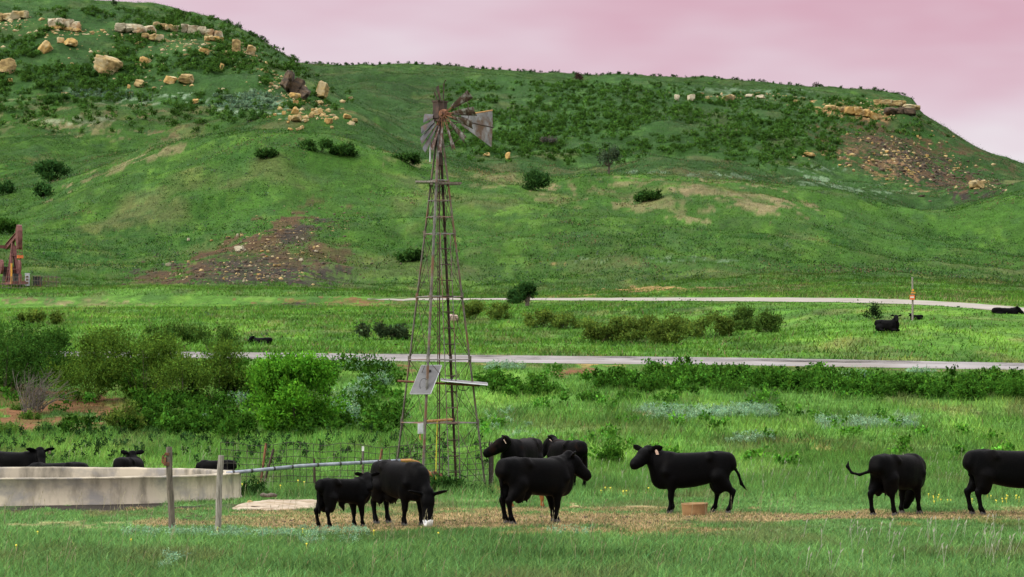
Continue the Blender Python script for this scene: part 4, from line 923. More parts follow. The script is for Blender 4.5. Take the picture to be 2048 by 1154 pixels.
fe = empty('wire_fence', at(445, 69.5), 'sagging welded wire mesh fence around the windmill', 'fence')
FB = fe.location
def panel(u0, d0, u1, d1, ytop0, ytop1, name):
    b = MB(); n = max(2, int(abs((u1 * d1 - u0 * d0)) / F / 0.21 + abs(d1 - d0) / .25)); rows = [0.0, 0.13, 0.26, 0.4, 0.54, 0.69, 0.84, 1.0]
    def p(q, r):
        u, d = u0 + (u1 - u0) * q, d0 + (d1 - d0) * q
        g = at(u, d); zt = CZ + d * (YH - (ytop0 + (ytop1 - ytop0) * q)) / F + 0.05 * math.sin(q * 9 + u0)
        return Vector((g.x, g.y + 0.06 * math.sin(q * 13 + r * 3), g.z + (zt - g.z) * r)) - FB
    for i in range(n + 1):
        if random.random() < 0.04: continue
        b.tube([p(i / n, r) for r in rows[::2] + [1.0]], 0.0075, 4)
    for r in rows: b.tube([p(i / n, r + (0.008 * math.sin(i * 1.7 + r * 9))) for i in range(n + 1)], 0.0075, 4)
    return b.build(name, M_wire, fe)
panel(441, 69.0, 640, 69.5, 888, 888, 'mesh_panel'); panel(640, 69.5, 835, 69.8, 889, 893, 'mesh_panel'); panel(835, 69.8, 985, 69.8, 893, 888, 'mesh_panel'); panel(985, 69.8, 978, 65.9, 888, 884, 'mesh_panel')
for u, d, yt, yb, lean, m in ((532, 69.0, 886, 1000, -13, M_rust), (547, 68.9, 898, 998, -24, M_darkrust), (628, 69.4, 918, 985, 2, M_darkrust), (726, 69.5, 893, 985, -1, M_galv), (764, 69.5, 898, 975, -15, M_rust), (985, 69.8, 888, 985, 0, M_darkrust)):
    a = pt_at(u, yt, d) - FB; g = at(u + lean, d) - FB
    b = MB(); b.angle(g - Vector((0, 0, .1)), a, 0.045, 0.008, Vector((0, -1, 0))); b.box(g * 0.5 + a * 0.5, (0.05, 0.02, 0.05))
    o = b.build('fence_post', m, fe)
    if u == 726:
        MB().box(a - Vector((0, 0.01, 0.06)), (0.06, 0.05, 0.13)).build('post_cap', M_white, o)
# two wooden posts in the foreground
def round_post(name, u, y, ytop, r, lean, mat, label):
    d = dfor(y); g = at(u, d); t = empty(name, g, label, 'post', 'wooden posts in front of the tank')
    H = (y - ytop) * d / F
    b = MB(); n = 9; pts = [Vector((lean * q + 0.008 * math.sin(q * 7), 0, -0.15 + (H + .15) * q)) for q in np.linspace(0, 1, n)]
    b.tube(pts, [r * (1.08 - 0.10 * q + 0.04 * math.sin(q * 17)) for q in np.linspace(0, 1, n)], 12)
    b.build('post', mat, t, False); return t, H, d
t, H, d = round_post('wooden_post', 344, 1060, 893, 0.062, -0.06, M_darkwood, 'dark wooden post with a rusty latch near its top')
b = MB(); b.tube([(-0.10, -0.05, H - 0.12), (-0.17, -0.05, H - 0.18), (-0.18, -0.05, H - 0.30), (-0.10, -0.05, H - 0.36)], 0.022, 6).box((-0.09, -0.05, H - 0.14), (0.09, 0.05, 0.05)).box((-0.10, -0.05, H - 0.33), (0.11, 0.05, 0.07)).box((-0.13, -0.05, H - 0.26), (0.04, 0.04, 0.12)); b.build('latch', M_rust, t)
t, H, d = round_post('wooden_post', 434, 1067, 910, 0.058, 0.075, M_wood, 'pale grey leaning wooden post without any latch')
b = MB(); b.tube([(0.02, 0, 0), (0.16, 0.5, 1.28)], 0.02, 6)
# round concrete tank
TC = Vector((-12.33, 62.9, float(height(200, 62)[0])))
tk = empty('stock_tank', TC, 'large round stained concrete stock tank full of water', 'tank'); tk.scale = (1.48, 1, 1)
b = MB(); n = 120; RO, RI, TH = 3.8, 3.58, 0.63
prof = [(RO + 0.02, -0.2), (RO + 0.02, 0.02), (RO, 0.06), (RO, 0.30), (RO, TH - 0.05), (RO + 0.02, TH - 0.035), (RO + 0.015, TH), (RI + 0.0, TH), (RI - 0.01, TH - 0.04), (RI, 0.0)]
V_ = []
for k in range(n):
    a = 2 * math.pi * k / n; jt = 0.012 * (fbm(np.array([k * .7]), np.array([0.5]), 9)[0] - .5)
    for r, z in prof:
        chip = 0.035 * (fbm(np.array([k * 1.3]), np.array([z * 3]), 19)[0] - .5) if z > TH - .06 or z < .1 else 0
        V_.append(((r + jt) * math.cos(a), (r + jt) * math.sin(a), z + chip))
m_ = len(prof)
b.add(V_, [(k * m_ + j, ((k + 1) % n) * m_ + j, ((k + 1) % n) * m_ + j + 1, k * m_ + j + 1) for k in range(n) for j in range(m_ - 1)])
b.build('tank_wall', M_concrete, tk, True)
M_water, t_, b_ = new_mat('tank_water'); b_.inputs['Base Color'].default_value = (0.03, 0.045, 0.035, 1); b_.inputs['Roughness'].default_value = 0.06
nn_ = N(t_, 'ShaderNodeTexNoise', Scale=6.0, Detail=3.0); bp_ = N(t_, 'ShaderNodeBump', Strength=0.08); t_.links.new(nn_.outputs['Fac'], bp_.inputs['Height']); t_.links.new(bp_.outputs[0], b_.inputs['Normal'])
b = MB(); b.add([(3.57 * math.cos(2 * math.pi * k / 80), 3.57 * math.sin(2 * math.pi * k / 80), 0.30) for k in range(80)], [tuple(range(80))]); b.build('water_surface', M_water, tk)
# slab and a log on it
g = at(566, 59.3)
b = MB(); n = 34; V_ = []
for r, z in ((1.0, -0.06), (0.97, 0.02), (0.88, 0.05), (0.4, 0.09)):
    for k in range(n):
        a = 2 * math.pi * k / n; q = r * (1 + 0.55 * (fbm(np.array([2 * math.cos(a) + 5]), np.array([2 * math.sin(a) + 5]), 3)[0] - .5))
        V_.append((q * (abs(math.cos(a)) ** 0.6) * math.copysign(0.93, math.cos(a)), q * (abs(math.sin(a)) ** 0.6) * math.copysign(2.3, math.sin(a)), z))
b.add(V_, [(i * n + k, i * n + (k + 1) % n, (i + 1) * n + (k + 1) % n, (i + 1) * n + k) for i in range(3) for k in range(n)] + [tuple(range(3 * n, 4 * n))])
o = b.build('concrete_slab', M_slab, None); o.location = g; tag(o, 'low pale broken concrete slab beside the tank', 'slab')
def log_obj(u, y, d, L, r, mat, label, name, cat, rz=0.0):
    g = pt_at(u, y, d); b = MB(); n = 7
    b.tube([((q - .5) * L, 0.02 * math.sin(q * 8), r + 0.01 * math.sin(q * 11)) for q in np.linspace(0, 1, n)], [r * (0.55 if i in (0, n - 1) else 1.0 + .12 * math.sin(i * 2.1)) for i in range(n)], 10)
    o = b.build(name, mat, None, True); o.location = g; o.rotation_euler = (0, 0, rz); return tag(o, label, cat)
g = at(537, 61.2); g.z += 0.09
o = log_obj(537, 1000, 61.2, 0.40, 0.05, M_darkwood, 'short brown log lying on the concrete slab', 'log', 'log', 0.1); o.location = g
# feed tub
g = at(1389, 55.0)
b = MB(); n = 28; prof = [(0.255, 0.0), (0.275, 0.12), (0.285, 0.235), (0.295, 0.25), (0.285, 0.262), (0.270, 0.25), (0.258, 0.12), (0.235, 0.03), (0.0, 0.025)]
V_ = [(r * math.cos(2 * math.pi * k / n), r * math.sin(2 * math.pi * k / n) * .9, z + 0.008 * math.sin(2 * math.pi * k / n + 1)) for k in range(n) for r, z in prof]; m_ = len(prof)
b.add(V_, [(k * m_ + j, ((k + 1) % n) * m_ + j, ((k + 1) % n) * m_ + j + 1, k * m_ + j + 1) for k in range(n) for j in range(m_ - 1)])
o = b.build('feed_tub', M_tub, None, True); o.location = g; tag(o, 'orange brown round feed tub on the dirt below a cow', 'tub')
# white bucket at the muzzle
g = at(856, 50.35)
b = MB(); n = 20; prof = [(0.0, 0.004), (0.085, 0.004), (0.088, 0.0), (0.098, 0.10), (0.104, 0.15), (0.100, 0.152), (0.094, 0.10), (0.082, 0.012), (0, 0.012)]
V_ = []
for k in range(n):
    for r, z in prof: V_.append((r * math.cos(2 * math.pi * k / n), r * math.sin(2 * math.pi * k / n), z * (1 - (0.45 if k in (13, 14, 12) and z > .09 else 0))))
m_ = len(prof); b.add(V_, [(k * m_ + j, ((k + 1) % n) * m_ + j, ((k + 1) % n) * m_ + j + 1, k * m_ + j + 1) for k in range(n) for j in range(m_ - 1)])
o = b.build('bucket', M_white, None, True); o.location = g; tag(o, 'small broken white plastic bucket at the muzzle of the grazing cow', 'bucket')

# ------------------------------------------------------------------ marker post
g, d = hit(1825, 643)
mk = empty('marker_post', g, 'thin grey marker post with orange signs beyond the road', 'post')
H = 88 * d / F
MB().tube([(0, 0, -0.2), (0.01, 0, H * 0.5), (-0.01, 0, H)], [0.062, 0.058, 0.05], 8).build('post', M_wood, mk)
k_ = d / F
sb = MB(); sb.box((-1 * k_, -0.10, H * 0.535), (10 * k_, 0.06, 9.5 * k_)); o = sb.build('orange_sign', M_orange, mk)
MB().box((-1.5 * k_, -0.133, H * 0.54), (7 * k_, 0.006, 2.6 * k_)).build('white_label', M_white, o)
MB().box((3.6 * k_, -0.04, H * 0.535), (4 * k_, 0.12, 9 * k_)).build('meter_box', M_black, mk)
MB().box((1 * k_, -0.09, H * 0.642), (9 * k_, 0.04, 2.5 * k_)).build('amber_strip', M_amber, mk)
MB().box((0.3 * k_, -0.075, H * 0.70), (4.4 * k_, 0.04, 4 * k_)).build('amber_reflector', M_amber, mk)

# ------------------------------------------------------------------ pumpjack
g, d = hit(26, 571); k_ = d / F
pj = empty('pumpjack', g, 'dark red oil pumpjack with raised horse head at the foot of the hill', 'pumpjack', None, math.radians(-66))
S = 118 * k_ / 6.0
def sv(*p): return Vector(p) * S
b = MB(); b.box(sv(-0.4, 0.55, 0.15), sv(6.4, 0.25, 0.3)).box(sv(-0.4, -0.55, 0.15), sv(6.4, 0.25, 0.3))
for x in (-3.2, -1.2, 1.0, 2.6): b.box(sv(x, 0, 0.17), sv(0.25, 0.84, 0.26))
b.build('skid', M_maroon, pj)
for sx, sy in ((-0.7, 0.62), (0.75, 0.62), (-0.7, -0.62), (0.75, -0.62)):
    MB().angle(sv(sx, sy, 0.3), sv(0.05 * sx, 0.16 * sy, 4.45), 0.24 * S, 0.05 * S, Vector((sx, sy, 0)).normalized()).build('post_leg', M_maroon, pj)
b = MB()
for z in (1.6, 3.0):
    for sy in (0.62, -0.62):
        q = 1 - z / 4.6 * 0.86; b.tube([sv(-0.7 * q, sy * q, z), sv(0.75 * q, sy * q, z)], 0.05 * S, 5)
    for sx in (-0.7, 0.75):
        q = 1 - z / 4.6 * 0.86; b.tube([sv(sx * q, .62 * q, z), sv(sx * q, -.62 * q, z)], 0.05 * S, 5)
b.build('post_brace', M_maroon, pj)
ti = math.radians(12)
R = Matrix.Rotation(-ti, 3, 'Y')
b = MB(); c = sv(-0.1, 0, 4.62); b.box(c, sv(5.6, 0.07, 0.5), M=R)
for z in (0.26, -0.26): b.box(c + R @ sv(0, 0, z), sv(5.6, 0.3, 0.06), M=R)
b.build('walking_beam', M_maroon, pj)
b = MB(); hv = []
for sy in (0.24, -0.24):
    arc = [(2.2, 4.5), (2.2, 5.55), (2.62, 6.0), (2.95, 5.9), (3.12, 5.4), (3.16, 4.8), (3.10, 4.2), (2.95, 3.7), (2.72, 3.5), (2.5, 3.9)]
    hv += [sv(x, sy, z) for x, z in arc]
n = 10; b.add(hv, [tuple(range(n)), tuple(range(2 * n - 1, n - 1, -1))] + [(i, n + i, n + (i + 1) % n, (i + 1) % n) for i in range(n)])
b.build('horse_head', M_maroon, pj)
b = MB()
for sy in (0.2, -0.2): b.tube([sv(3.16, sy, 4.7), sv(3.16, sy, 2.7)], 0.03 * S, 5)
b.tube([sv(3.16, 0, 2.75), sv(3.16, 0, 0.3)], 0.06 * S, 6).tube([sv(3.16, 0, 0.0), sv(3.16, 0, 1.0)], 0.16 * S, 8); b.build('bridle', M_maroon, pj)
b = MB(); b.box(sv(3.16, 0, 2.75), sv(0.2, 0.6, 0.3)); b.build('carrier_bar', M_orange, pj)
MB().box(sv(-2.75, 0, 4.02), sv(0.25, 1.9, 0.32)).build('equalizer', M_maroon, pj)
for sy in (0.9, -0.9): MB().tube([sv(-2.75, sy, 4.0), sv(-2.2, sy, 1.55)], 0.09 * S, 6).build('pitman_arm', M_maroon, pj)
b = MB(); b.box(sv(-1.9, 0, 1.2), sv(1.1, 1.0, 1.5)).tube([sv(-1.9, -1.0, 1.7), sv(-1.9, 1.0, 1.7)], 0.12 * S, 8); b.build('gearbox', M_darkrust, pj)
for sy in (0.9, -0.9):
    b = MB(); b.tube([sv(-1.9, sy, 1.7), sv(-2.3, sy, 1.5)], 0.16 * S, 6).tube([sv(-1.35, sy - .12, 1.9), sv(-1.35, sy + .12, 1.9)], 0.75 * S, 14); b.build('counterweight', M_maroon, pj)
for sx, sy in ((-0.9, -1.35), (2.6, -.75)):
    MB().tube([sv(sx, sy, 0), sv(sx, sy, 2.1)], 0.09 * S, 6).build('guard_post', M_amber, pj)
b = MB(); b.box(sv(1.6, 0, 0.6), sv(0.8, 0.8, 1.0)); b.build('motor', M_black, pj)
def thin_fence(name, u0, u1, d0, H, label, nv, rails, depth=0.0):
    a, c = at(u0, d0), at(u1, d0); t = empty(name, a, label, 'fence')
    b = MB()
    for i in range(nv + 1):
        p = a.lerp(c, i / nv) - a; b.tube([p, p + Vector((0, 0, H))], 0.022 if i % 3 else 0.04, 4)
    for r in rails:
        b.tube([Vector((0, 0, H * r)), c - a + Vector((0, 0, H * r))], 0.022, 4)
        if depth: b.tube([Vector((0, depth, H * r)), c - a + Vector((0, depth, H * r))], 0.022, 4)
    if depth:
        for i in range(nv + 1):
            p = a.lerp(c, i / nv) - a + Vector((0, depth, 0)); b.tube([p, p + Vector((0, 0, H))], 0.022, 4)
        for p in (Vector((0, 0, 0)), c - a):
            for r in rails: b.tube([p + Vector((0, 0, H * r)), p + Vector((0, depth, H * r))], 0.022, 4)
    b.build('rails', M_galv, t); return t
dj_ = d
thin_fence('pipe_fence', -30, 52, dj_ - 5, 26 * k_, 'low grey pipe fence in front of the pumpjack', 14, (0.15, 0.4, 0.65, 0.95))
thin_fence('cage_fence', 64, 113, dj_ - 2, 24 * k_, 'small grey metal cage fence right of the pumpjack', 9, (0.1, 0.5, 0.9), 2.5)
g = at(55, dj_ - 1.5); b = MB(); b.box((0, 0, 13 * k_), (8 * k_, 0.5, 24 * k_)).box((0, 0, 25.5 * k_), (9 * k_, 0.6, 1.2 * k_)); cab = b.build('control_cabinet', M_boxgrey, None); cab.location = g; tag(cab, 'grey steel control cabinet beside the pumpjack', 'cabinet')
for zz in (6, 12, 18): MB().box((0.3 * k_, -0.26, zz * k_ + k_), (5 * k_, 0.03, 4 * k_)).build('door', M_galv, cab)
g = at(75, dj_ - 1.0); b = MB(); b.box((0, 0, 9 * k_), (15 * k_, 0.8, 17 * k_)).box((0, 0, 18 * k_), (16 * k_, .95, 1.2 * k_)); o = b.build('motor_housing', M_black, None); o.location = g; tag(o, 'squat black equipment box inside the small cage fence', 'box')

# ------------------------------------------------------------------ boulders
def ico(sub=3):
    import bmesh
    bm = bmesh.new(); bmesh.ops.create_icosphere(bm, subdivisions=sub, radius=1.0)
    V_ = np.array([v.co[:] for v in bm.verts]); F_ = np.array([[v.index for v in f.verts] for f in bm.faces]); bm.free(); return V_, F_
ICO_V, ICO_F = ico(4)
def boulder_mesh(seed, blocky=0.7):
    r = np.random.default_rng(seed); V_ = ICO_V.copy()
    npl = 13
    for k in range(npl):
        n_ = r.normal(size=3)
        if k < 6: n_ = np.array([[1, 0, 0], [-1, 0, 0], [0, 1, 0], [0, -1, 0], [0, 0, 1], [0, 0, -1]][k]) + r.normal(size=3) * 0.22
        n_ /= np.linalg.norm(n_); h_ = r.uniform(0.52, 0.78) if k < 6 else r.uniform(0.72, 0.95)
        dd = V_ @ n_ - h_; V_ -= np.clip(dd, 0, None)[:, None] * n_
    nz_ = fbm(V_[:, 0] * 2.3 + V_[:, 2] + seed % 17, V_[:, 1] * 2.3 + V_[:, 2] * 1.7, seed % 97, 4) - 0.5
    V_ *= (1 + 0.20 * nz_ + 0.16 * np.round(nz_ * 7) / 7)[:, None]
    lay = np.abs(((V_[:, 2] + 0.15 * nz_) * 3.6) % 1 - 0.5); V_[:, :2] *= (1 - 0.16 * sst(0.34, 0.5, lay))[:, None]
    V_ -= (V_.max(0) + V_.min(0)) / 2; V_ /= (V_.max(0) - V_.min(0)); V_[:, 2] += 0.5
    return V_
def boulder(u, y, w, h, mat, label, group, tilt=0.0, name='boulder', seed=None, depth=1.0, yaw=None):
    """u, y: middle of the foot; w, h in photo pixels"""
    p, d = hit(u, y); k = d / F
    sd = abs(seed if seed is not None else int(u * 31 + y * 7))
    V_ = boulder_mesh(sd) * np.array((w * k, w * k * depth, h * k * 1.15))
    o = raw_mesh(name, V_, [ICO_F], mat, None, False)
    o.location = p - Vector((0, 0, 0.15 * h * k)); o.rotation_euler = (0, math.radians(tilt), yaw if yaw is not None else random.uniform(-0.35, 0.35))
    return tag(o, label, 'boulder', group)
S_, O_, P_, B_ = M_stone, M_orange_stone, M_pale_stone, M_brown_stone
GL = 'boulders on the left hillside'
def ledge(x0, x1, y0, y1, mat, label, name='rock_ledge', nb=None, flat=False, tilt=0.0):
    """one outcrop: a run of jointed blocks in one mesh"""
    Vs, Fs, n = [], [], 0
    xc = (x0 + x1) / 2; base, d = hit(xc, y1); k = d / F
    H = (y1 - y0) * k; nb = nb or max(2, int((x1 - x0) / max(y1 - y0, 6)) + 1)
    for i in range(nb):
        q = (i + 0.5) / nb; w = (x1 - x0) / nb * k
        V_ = boulder_mesh(abs(int(x0 * 13 + i * 71 + y0))) * np.array((w * random.uniform(1.25, 1.5), H * random.uniform(1.0, 1.6), H * random.uniform(0.98, 1.14)))
        V_[:, 2] = np.minimum(V_[:, 2], H * 0.98)
        uu = x0 + (x1 - x0) * q
        gz = float(height(uu, d)[0]) - base.z
        V_ += np.array(((uu - xc) * k, random.uniform(-.2, .2) * H, min(max(gz, -H * .5), H * .5) - 0.12 * H))
        Vs.append(V_); Fs.append(ICO_F + n); n += len(V_)
    o = raw_mesh(name, np.concatenate(Vs), [np.concatenate(Fs)], mat); o.location = base; o.rotation_euler = (0, math.radians(tilt), 0)
    return tag(o, label, 'rock ledge', 'rock ledges along the hill brows')
ledge(-40, 55, 24, 42, S_, 'crumbling tan rock ledge running off the left edge')
ledge(97, 160, 34, 55, P_, 'pale blocky caprock ledge nearest the left edge, four joined blocks')
ledge(100, 160, 53, 60, O_, 'thin tan course of rock under the leftmost pale ledge', nb=4)
ledge(232, 308, 46, 66, P_, 'long pale caprock ledge in the middle of the brow')
ledge(284, 326, 67, 83, S_, 'small layered tan ledge just under the long pale ledge')
ledge(308, 356, 48, 62, S_, 'broken tan ledge bridging the two pale caprock ledges')
ledge(362, 444, 51, 70, P_, 'pale grey caprock ledge at the right end of the brow')
ledge(410, 446, 71, 83, O_, 'low orange ledge under the right pale caprock')
BLD = [
    (472, 106, 21, 26, S_, 0, 'upright tan rock stack just right of the pale caprock'), (501, 108, 20, 17, S_, 10, 'tan block on the upper right shoulder of the left hill'),
    (83, 106, 27, 25, O_, 35, 'orange leaning wedge of rock below the leftmost pale ledge'), (121, 86, 15, 11, O_, 0, 'small round orange boulder between the wedge and the low pile'), (141, 92, 30, 15, O_, 5, 'low pile of orange rock under the leftmost pale ledge'),
    (207, 148, 52, 38, S_, 24, 'biggest tan sandstone block, tilted on the left hillside'), (281, 132, 23, 21, O_, 40, 'orange boulder leaning downhill right of the biggest tilted block'), (17, 147, 30, 29, S_, 0, 'rounded tan boulder stack near the left edge'),
    (20, 169, 12, 10, O_, 0, 'small orange stone below the boulder stack at the left edge'), (407, 109, 22, 12, O_, 8, 'flat orange slab of rock below the right caprock ledge'), (452, 112, 12, 9, S_, 0, 'little tan block beside the flat orange slab'), (441, 141, 9, 15, O_, 15, 'narrow orange stone standing on the dark brush'),
    (336, 170, 23, 19, O_, 25, 'smooth orange boulder in the middle of the left hillside'), (372, 170, 34, 20, S_, 0, 'pale brown double boulder in the middle of the left hillside'), (278, 176, 23, 16, S_, 20, 'pale boulder left of the smooth orange one'), (258, 178, 8, 8, O_, 0, 'tiny orange stone beside the pale boulder'), (262, 190, 8, 6, O_, 0, 'tiny orange stone on the open grass'),
    (391, 208, 16, 10, O_, 0, 'bright orange lone stone left of the silvery sage patch'), (130, 192, 14, 7, S_, 0, 'flat pale stone in grass on the left hillside'),
    (641, 198, 24, 32, S_, 12, 'tall tan rock right of the dark brown outcrop'), (590, 198, 26, 12, O_, 10, 'orange rock at the foot of the dark brown outcrop'),
]
ledge(556, 616, 150, 190, B_, 'large dark brown outcrop on the right shoulder of the left hill', 'rock_outcrop', nb=3, tilt=24)
for u, y, w, h, m, tl, lb in BLD: boulder(u, y, w, h, m, lb, GL, tl)
for i, (u, y, w, h) in enumerate([(592, 209, 13, 9), (606, 208, 12, 8), (640, 210, 14, 8), (588, 229, 14, 15), (568, 229, 9, 7), (592, 246, 24, 14), (580, 240, 12, 9), (603, 258, 9, 7), (621, 236, 12, 13), (638, 231, 20, 14), (655, 248, 16, 12), (664, 258, 8, 6), (695, 240, 17, 11), (709, 246, 13, 8), (702, 200, 12, 6), (580, 262, 12, 5), (627, 224, 9, 7), (612, 247, 8, 6), (550, 233, 8, 5), (575, 250, 7, 5), (600, 262, 14, 6)]):
    boulder(u, y, w, h, (O_, O_, S_)[i % 3], 'one of the orange stones spilled down the slope below the dark brown outcrop', 'orange stones spilled down the slope', random.uniform(-20, 25))
GR = 'rocks along the mesa brow'
for u, y, w, h, m, lb in [(1354, 204, 12, 13, P_, 'pale square rock, leftmost on the mesa brow'), (1383, 204, 16, 14, P_, 'pale tilted rock second from the left on the mesa brow'), (1415, 199, 9, 7, S_, 'small brown rock in brush on the mesa brow'), (1456, 203, 30, 14, S_, 'wide tan rock in the middle of the mesa brow'), (1498, 195, 14, 6, P_, 'low flat pale rock right of the wide tan rock'), (1520, 198, 18, 8, P_, 'pale double rock at the right of the mesa brow group'),
                          (1016, 320, 12, 16, O_, 'upright orange stone on the saddle right of the windmill wheel'), (973, 312, 13, 7, O_, 'flat orange stone on the grass below the windmill tail'), (1617, 315, 28, 8, O_, 'row of small orange stones on the mesa slope'), (1952, 378, 32, 18, S_, 'pale rock pile at the foot of the mesa'), (1593, 206, 14, 6, S_, 'small tan rock below the mesa top')]:
    boulder(u, y, w, h, m, lb, GR)
ledge(1650, 1700, 212, 224, S_, 'broken tan ledge at the left of the mesa cliff'); ledge(1690, 1757, 214, 232, O_, 'orange tumbled ledge just left of the mesa cliff')
ledge(1752, 1835, 199, 213, S_, 'layered tan cliff edge at the right tip of the mesa', nb=3, flat=True); ledge(1772, 1828, 211, 228, B_, 'dark recessed rock band under the mesa cliff edge', nb=3, flat=True)
for i in range(46):
    u, y = random.gauss(1800, 70), random.gauss(322, 28)
    if y < 265 or u > 1960: continue
    boulder(u, y, random.uniform(4, 9), random.uniform(3, 6), (O_, S_)[i % 2], 'one of the loose stones scattered on the bare brown mesa slope', 'stones on the bare mesa slope')
for i in range(26):
    u = random.uniform(330, 640); y = random.uniform(470, 565)
    boulder(u, y, random.uniform(4, 9), random.uniform(3, 6), (P_, S_, O_)[i % 3], 'one of the pale stones scattered over the dark eroded bank', 'stones on the eroded bank')
boulder(479, 503, 22, 11, P_, 'largest pale rock on the eroded bank', 'rocks on the eroded bank'); boulder(336, 534, 10, 7, P_, 'round pale rock left of the eroded bank', 'rocks on the eroded bank')
boulder(907, 643, 22, 14, M_pink_stone, 'lone pinkish boulder seen through the windmill tower', 'rocks in the valley')
boulder(500, 1011, 14, 10, M_stone, 'broken stone between the tank and the slab', 'stones by the tank'); boulder(512, 1020, 24, 8, M_brown_stone, 'flat dark purple brown stone before the slab', 'stones by the tank'); boulder(414, 798, 14, 9, O_, 'small orange stone on the dirt bank under the bushes', 'rocks on the bank')
def rubble(name, label, spots, mat, smin, smax):
    Vi, Fi = ico(1); Vs, Fs, n0 = [], [], 0; r = np.random.default_rng(5)
    for (cu, cy, su, sy, tl, n, d0, d1) in spots:
        for i in range(n):
            u = r.normal(cu, su); y = r.normal(cy, sy) + tl * (u - cu); p, d = hit(u, y)
            if not d0 < d < d1: continue
            k = r.uniform(smin, smax) ** 1.0 * (0.6 + 0.8 * r.random() ** 3)
            V_ = Vi * (1 + 0.35 * r.normal(size=(len(Vi), 1))).clip(.5, 1.5) * np.array((1, r.uniform(.6, 1), r.uniform(.45, .8))) * k + np.array(p)
            Vs.append(V_); Fs.append(Fi + n0); n0 += len(Vi)
    return tag(raw_mesh(name, np.concatenate(Vs), [np.concatenate(Fs)], mat), label, 'rubble', None, 'stuff')
rubble('hill_rubble', 'small ochre rubble spilled below the ledges of the left hill', [(600, 225, 38, 24, 0.45, 130, 560, 860), (660, 235, 30, 14, .3, 40, 560, 860), (130, 66, 36, 6, 0, 70, 690, 880), (330, 84, 70, 8, .12, 130, 690, 880), (490, 110, 30, 10, .3, 90, 690, 880), (25, 50, 30, 8, 0, 60, 690, 880), (560, 168, 30, 12, .4, 70, 640, 880), (250, 130, 110, 26, 0.1, 60, 640, 880)], M_stone, 0.25, 0.85)
rubble('bank_rubble', 'pale and dark rubble strewn over the eroded bank', [(520, 500, 60, 26, -0.5, 190, 284, 440), (470, 548, 90, 12, 0, 130, 268, 420), (590, 520, 50, 24, -.2, 60, 284, 440)], M_stone, 0.06, 0.22)
rubble('scar_rubble', 'dark shale lumps over the eroded bank', [(500, 540, 110, 16, -0.05, 700, 268, 430), (570, 480, 60, 26, -.3, 360, 284, 440)], M_brown_stone, 0.08, 0.30)
rubble('mesa_rubble', 'ochre rubble on the bare slope and brow of the mesa', [(1790, 315, 60, 24, 0.28, 170, 560, 1000), (1715, 222, 40, 8, .08, 220, 800, 1080), (1480, 194, 90, 5, .01, 70, 900, 1080), (1880, 330, 60, 22, 0.4, 70, 560, 1000), (1955, 368, 12, 5, 0, 40, 480, 900), (1620, 312, 40, 4, 0, 40, 600, 900)], M_stone, 0.2, 0.75)
rubble('mesa_shale', 'dark shale lumps on the bare slope of the mesa', [(1800, 318, 70, 24, 0.3, 420, 560, 1000), (1880, 345, 60, 20, 0.3, 260, 500, 1000)], M_brown_stone, 0.25, 0.8)
# ------------------------------------------------------------------ foliage
def sprigs(n, base, dirs, L, leaf, col, r, per=7, var=0.28, droop=0.0, aspect=0.42, ctr=None):
    """n twigs of leaves starting at base (n,3) along dirs (n,3)"""
    t = r.uniform(0.1, 1.0, (n, per)); Ls = L * r.uniform(0.6, 1.3, (n, 1))
    c = base[:, None, :] + dirs[:, None, :] * (t * Ls)[..., None] + r.normal(size=(n, per, 3)) * leaf * 0.45
    c[..., 2] -= droop * (t * Ls) ** 2
    ax = dirs[:, None, :] + r.normal(size=(n, per, 3)) * 0.75; ax /= np.linalg.norm(ax, axis=-1, keepdims=True)
    sd = np.cross(ax, r.normal(size=(n, per, 3))); sd /= np.linalg.norm(sd, axis=-1, keepdims=True)
    s = (leaf * r.uniform(0.6, 1.35, (n, per)))[..., None]
    V_ = np.stack([c - ax * s * 0.5, c + sd * s * aspect * .5, c + ax * s * 0.5, c - sd * s * aspect * .5], 2).reshape(-1, 3)
    m = n * per
    F_ = np.arange(m * 4).reshape(m, 4)
    cc = np.asarray(col)
    if cc.ndim == 1: cc = np.broadcast_to(cc, (n, 3))
    k = r.normal(1.0, var, (n, 1, 1)) * r.normal(1.0, 0.14, (n, per, 1)); k = np.clip(k, 0.35, 2.0)
    hue = r.normal(0, 0.10, (n, per, 1))
    C_ = cc[:, None, :] * k * np.concatenate([1 + hue, np.ones_like(hue), 1 - hue], -1)
    C_ = np.repeat(C_.reshape(-1, 3), 4, 0)
    o_ = c - np.array(ctr if ctr is not None else (0, 0, -1.0)); o_ /= np.linalg.norm(o_, axis=-1, keepdims=True) + 1e-6
    N_ = o_ + r.normal(size=(n, per, 3)) * 0.42 + np.array((0, 0, 0.25)); N_ = np.repeat(N_.reshape(-1, 3), 4, 0)
    return V_, F_, np.clip(C_, 0.002, 0.9), N_
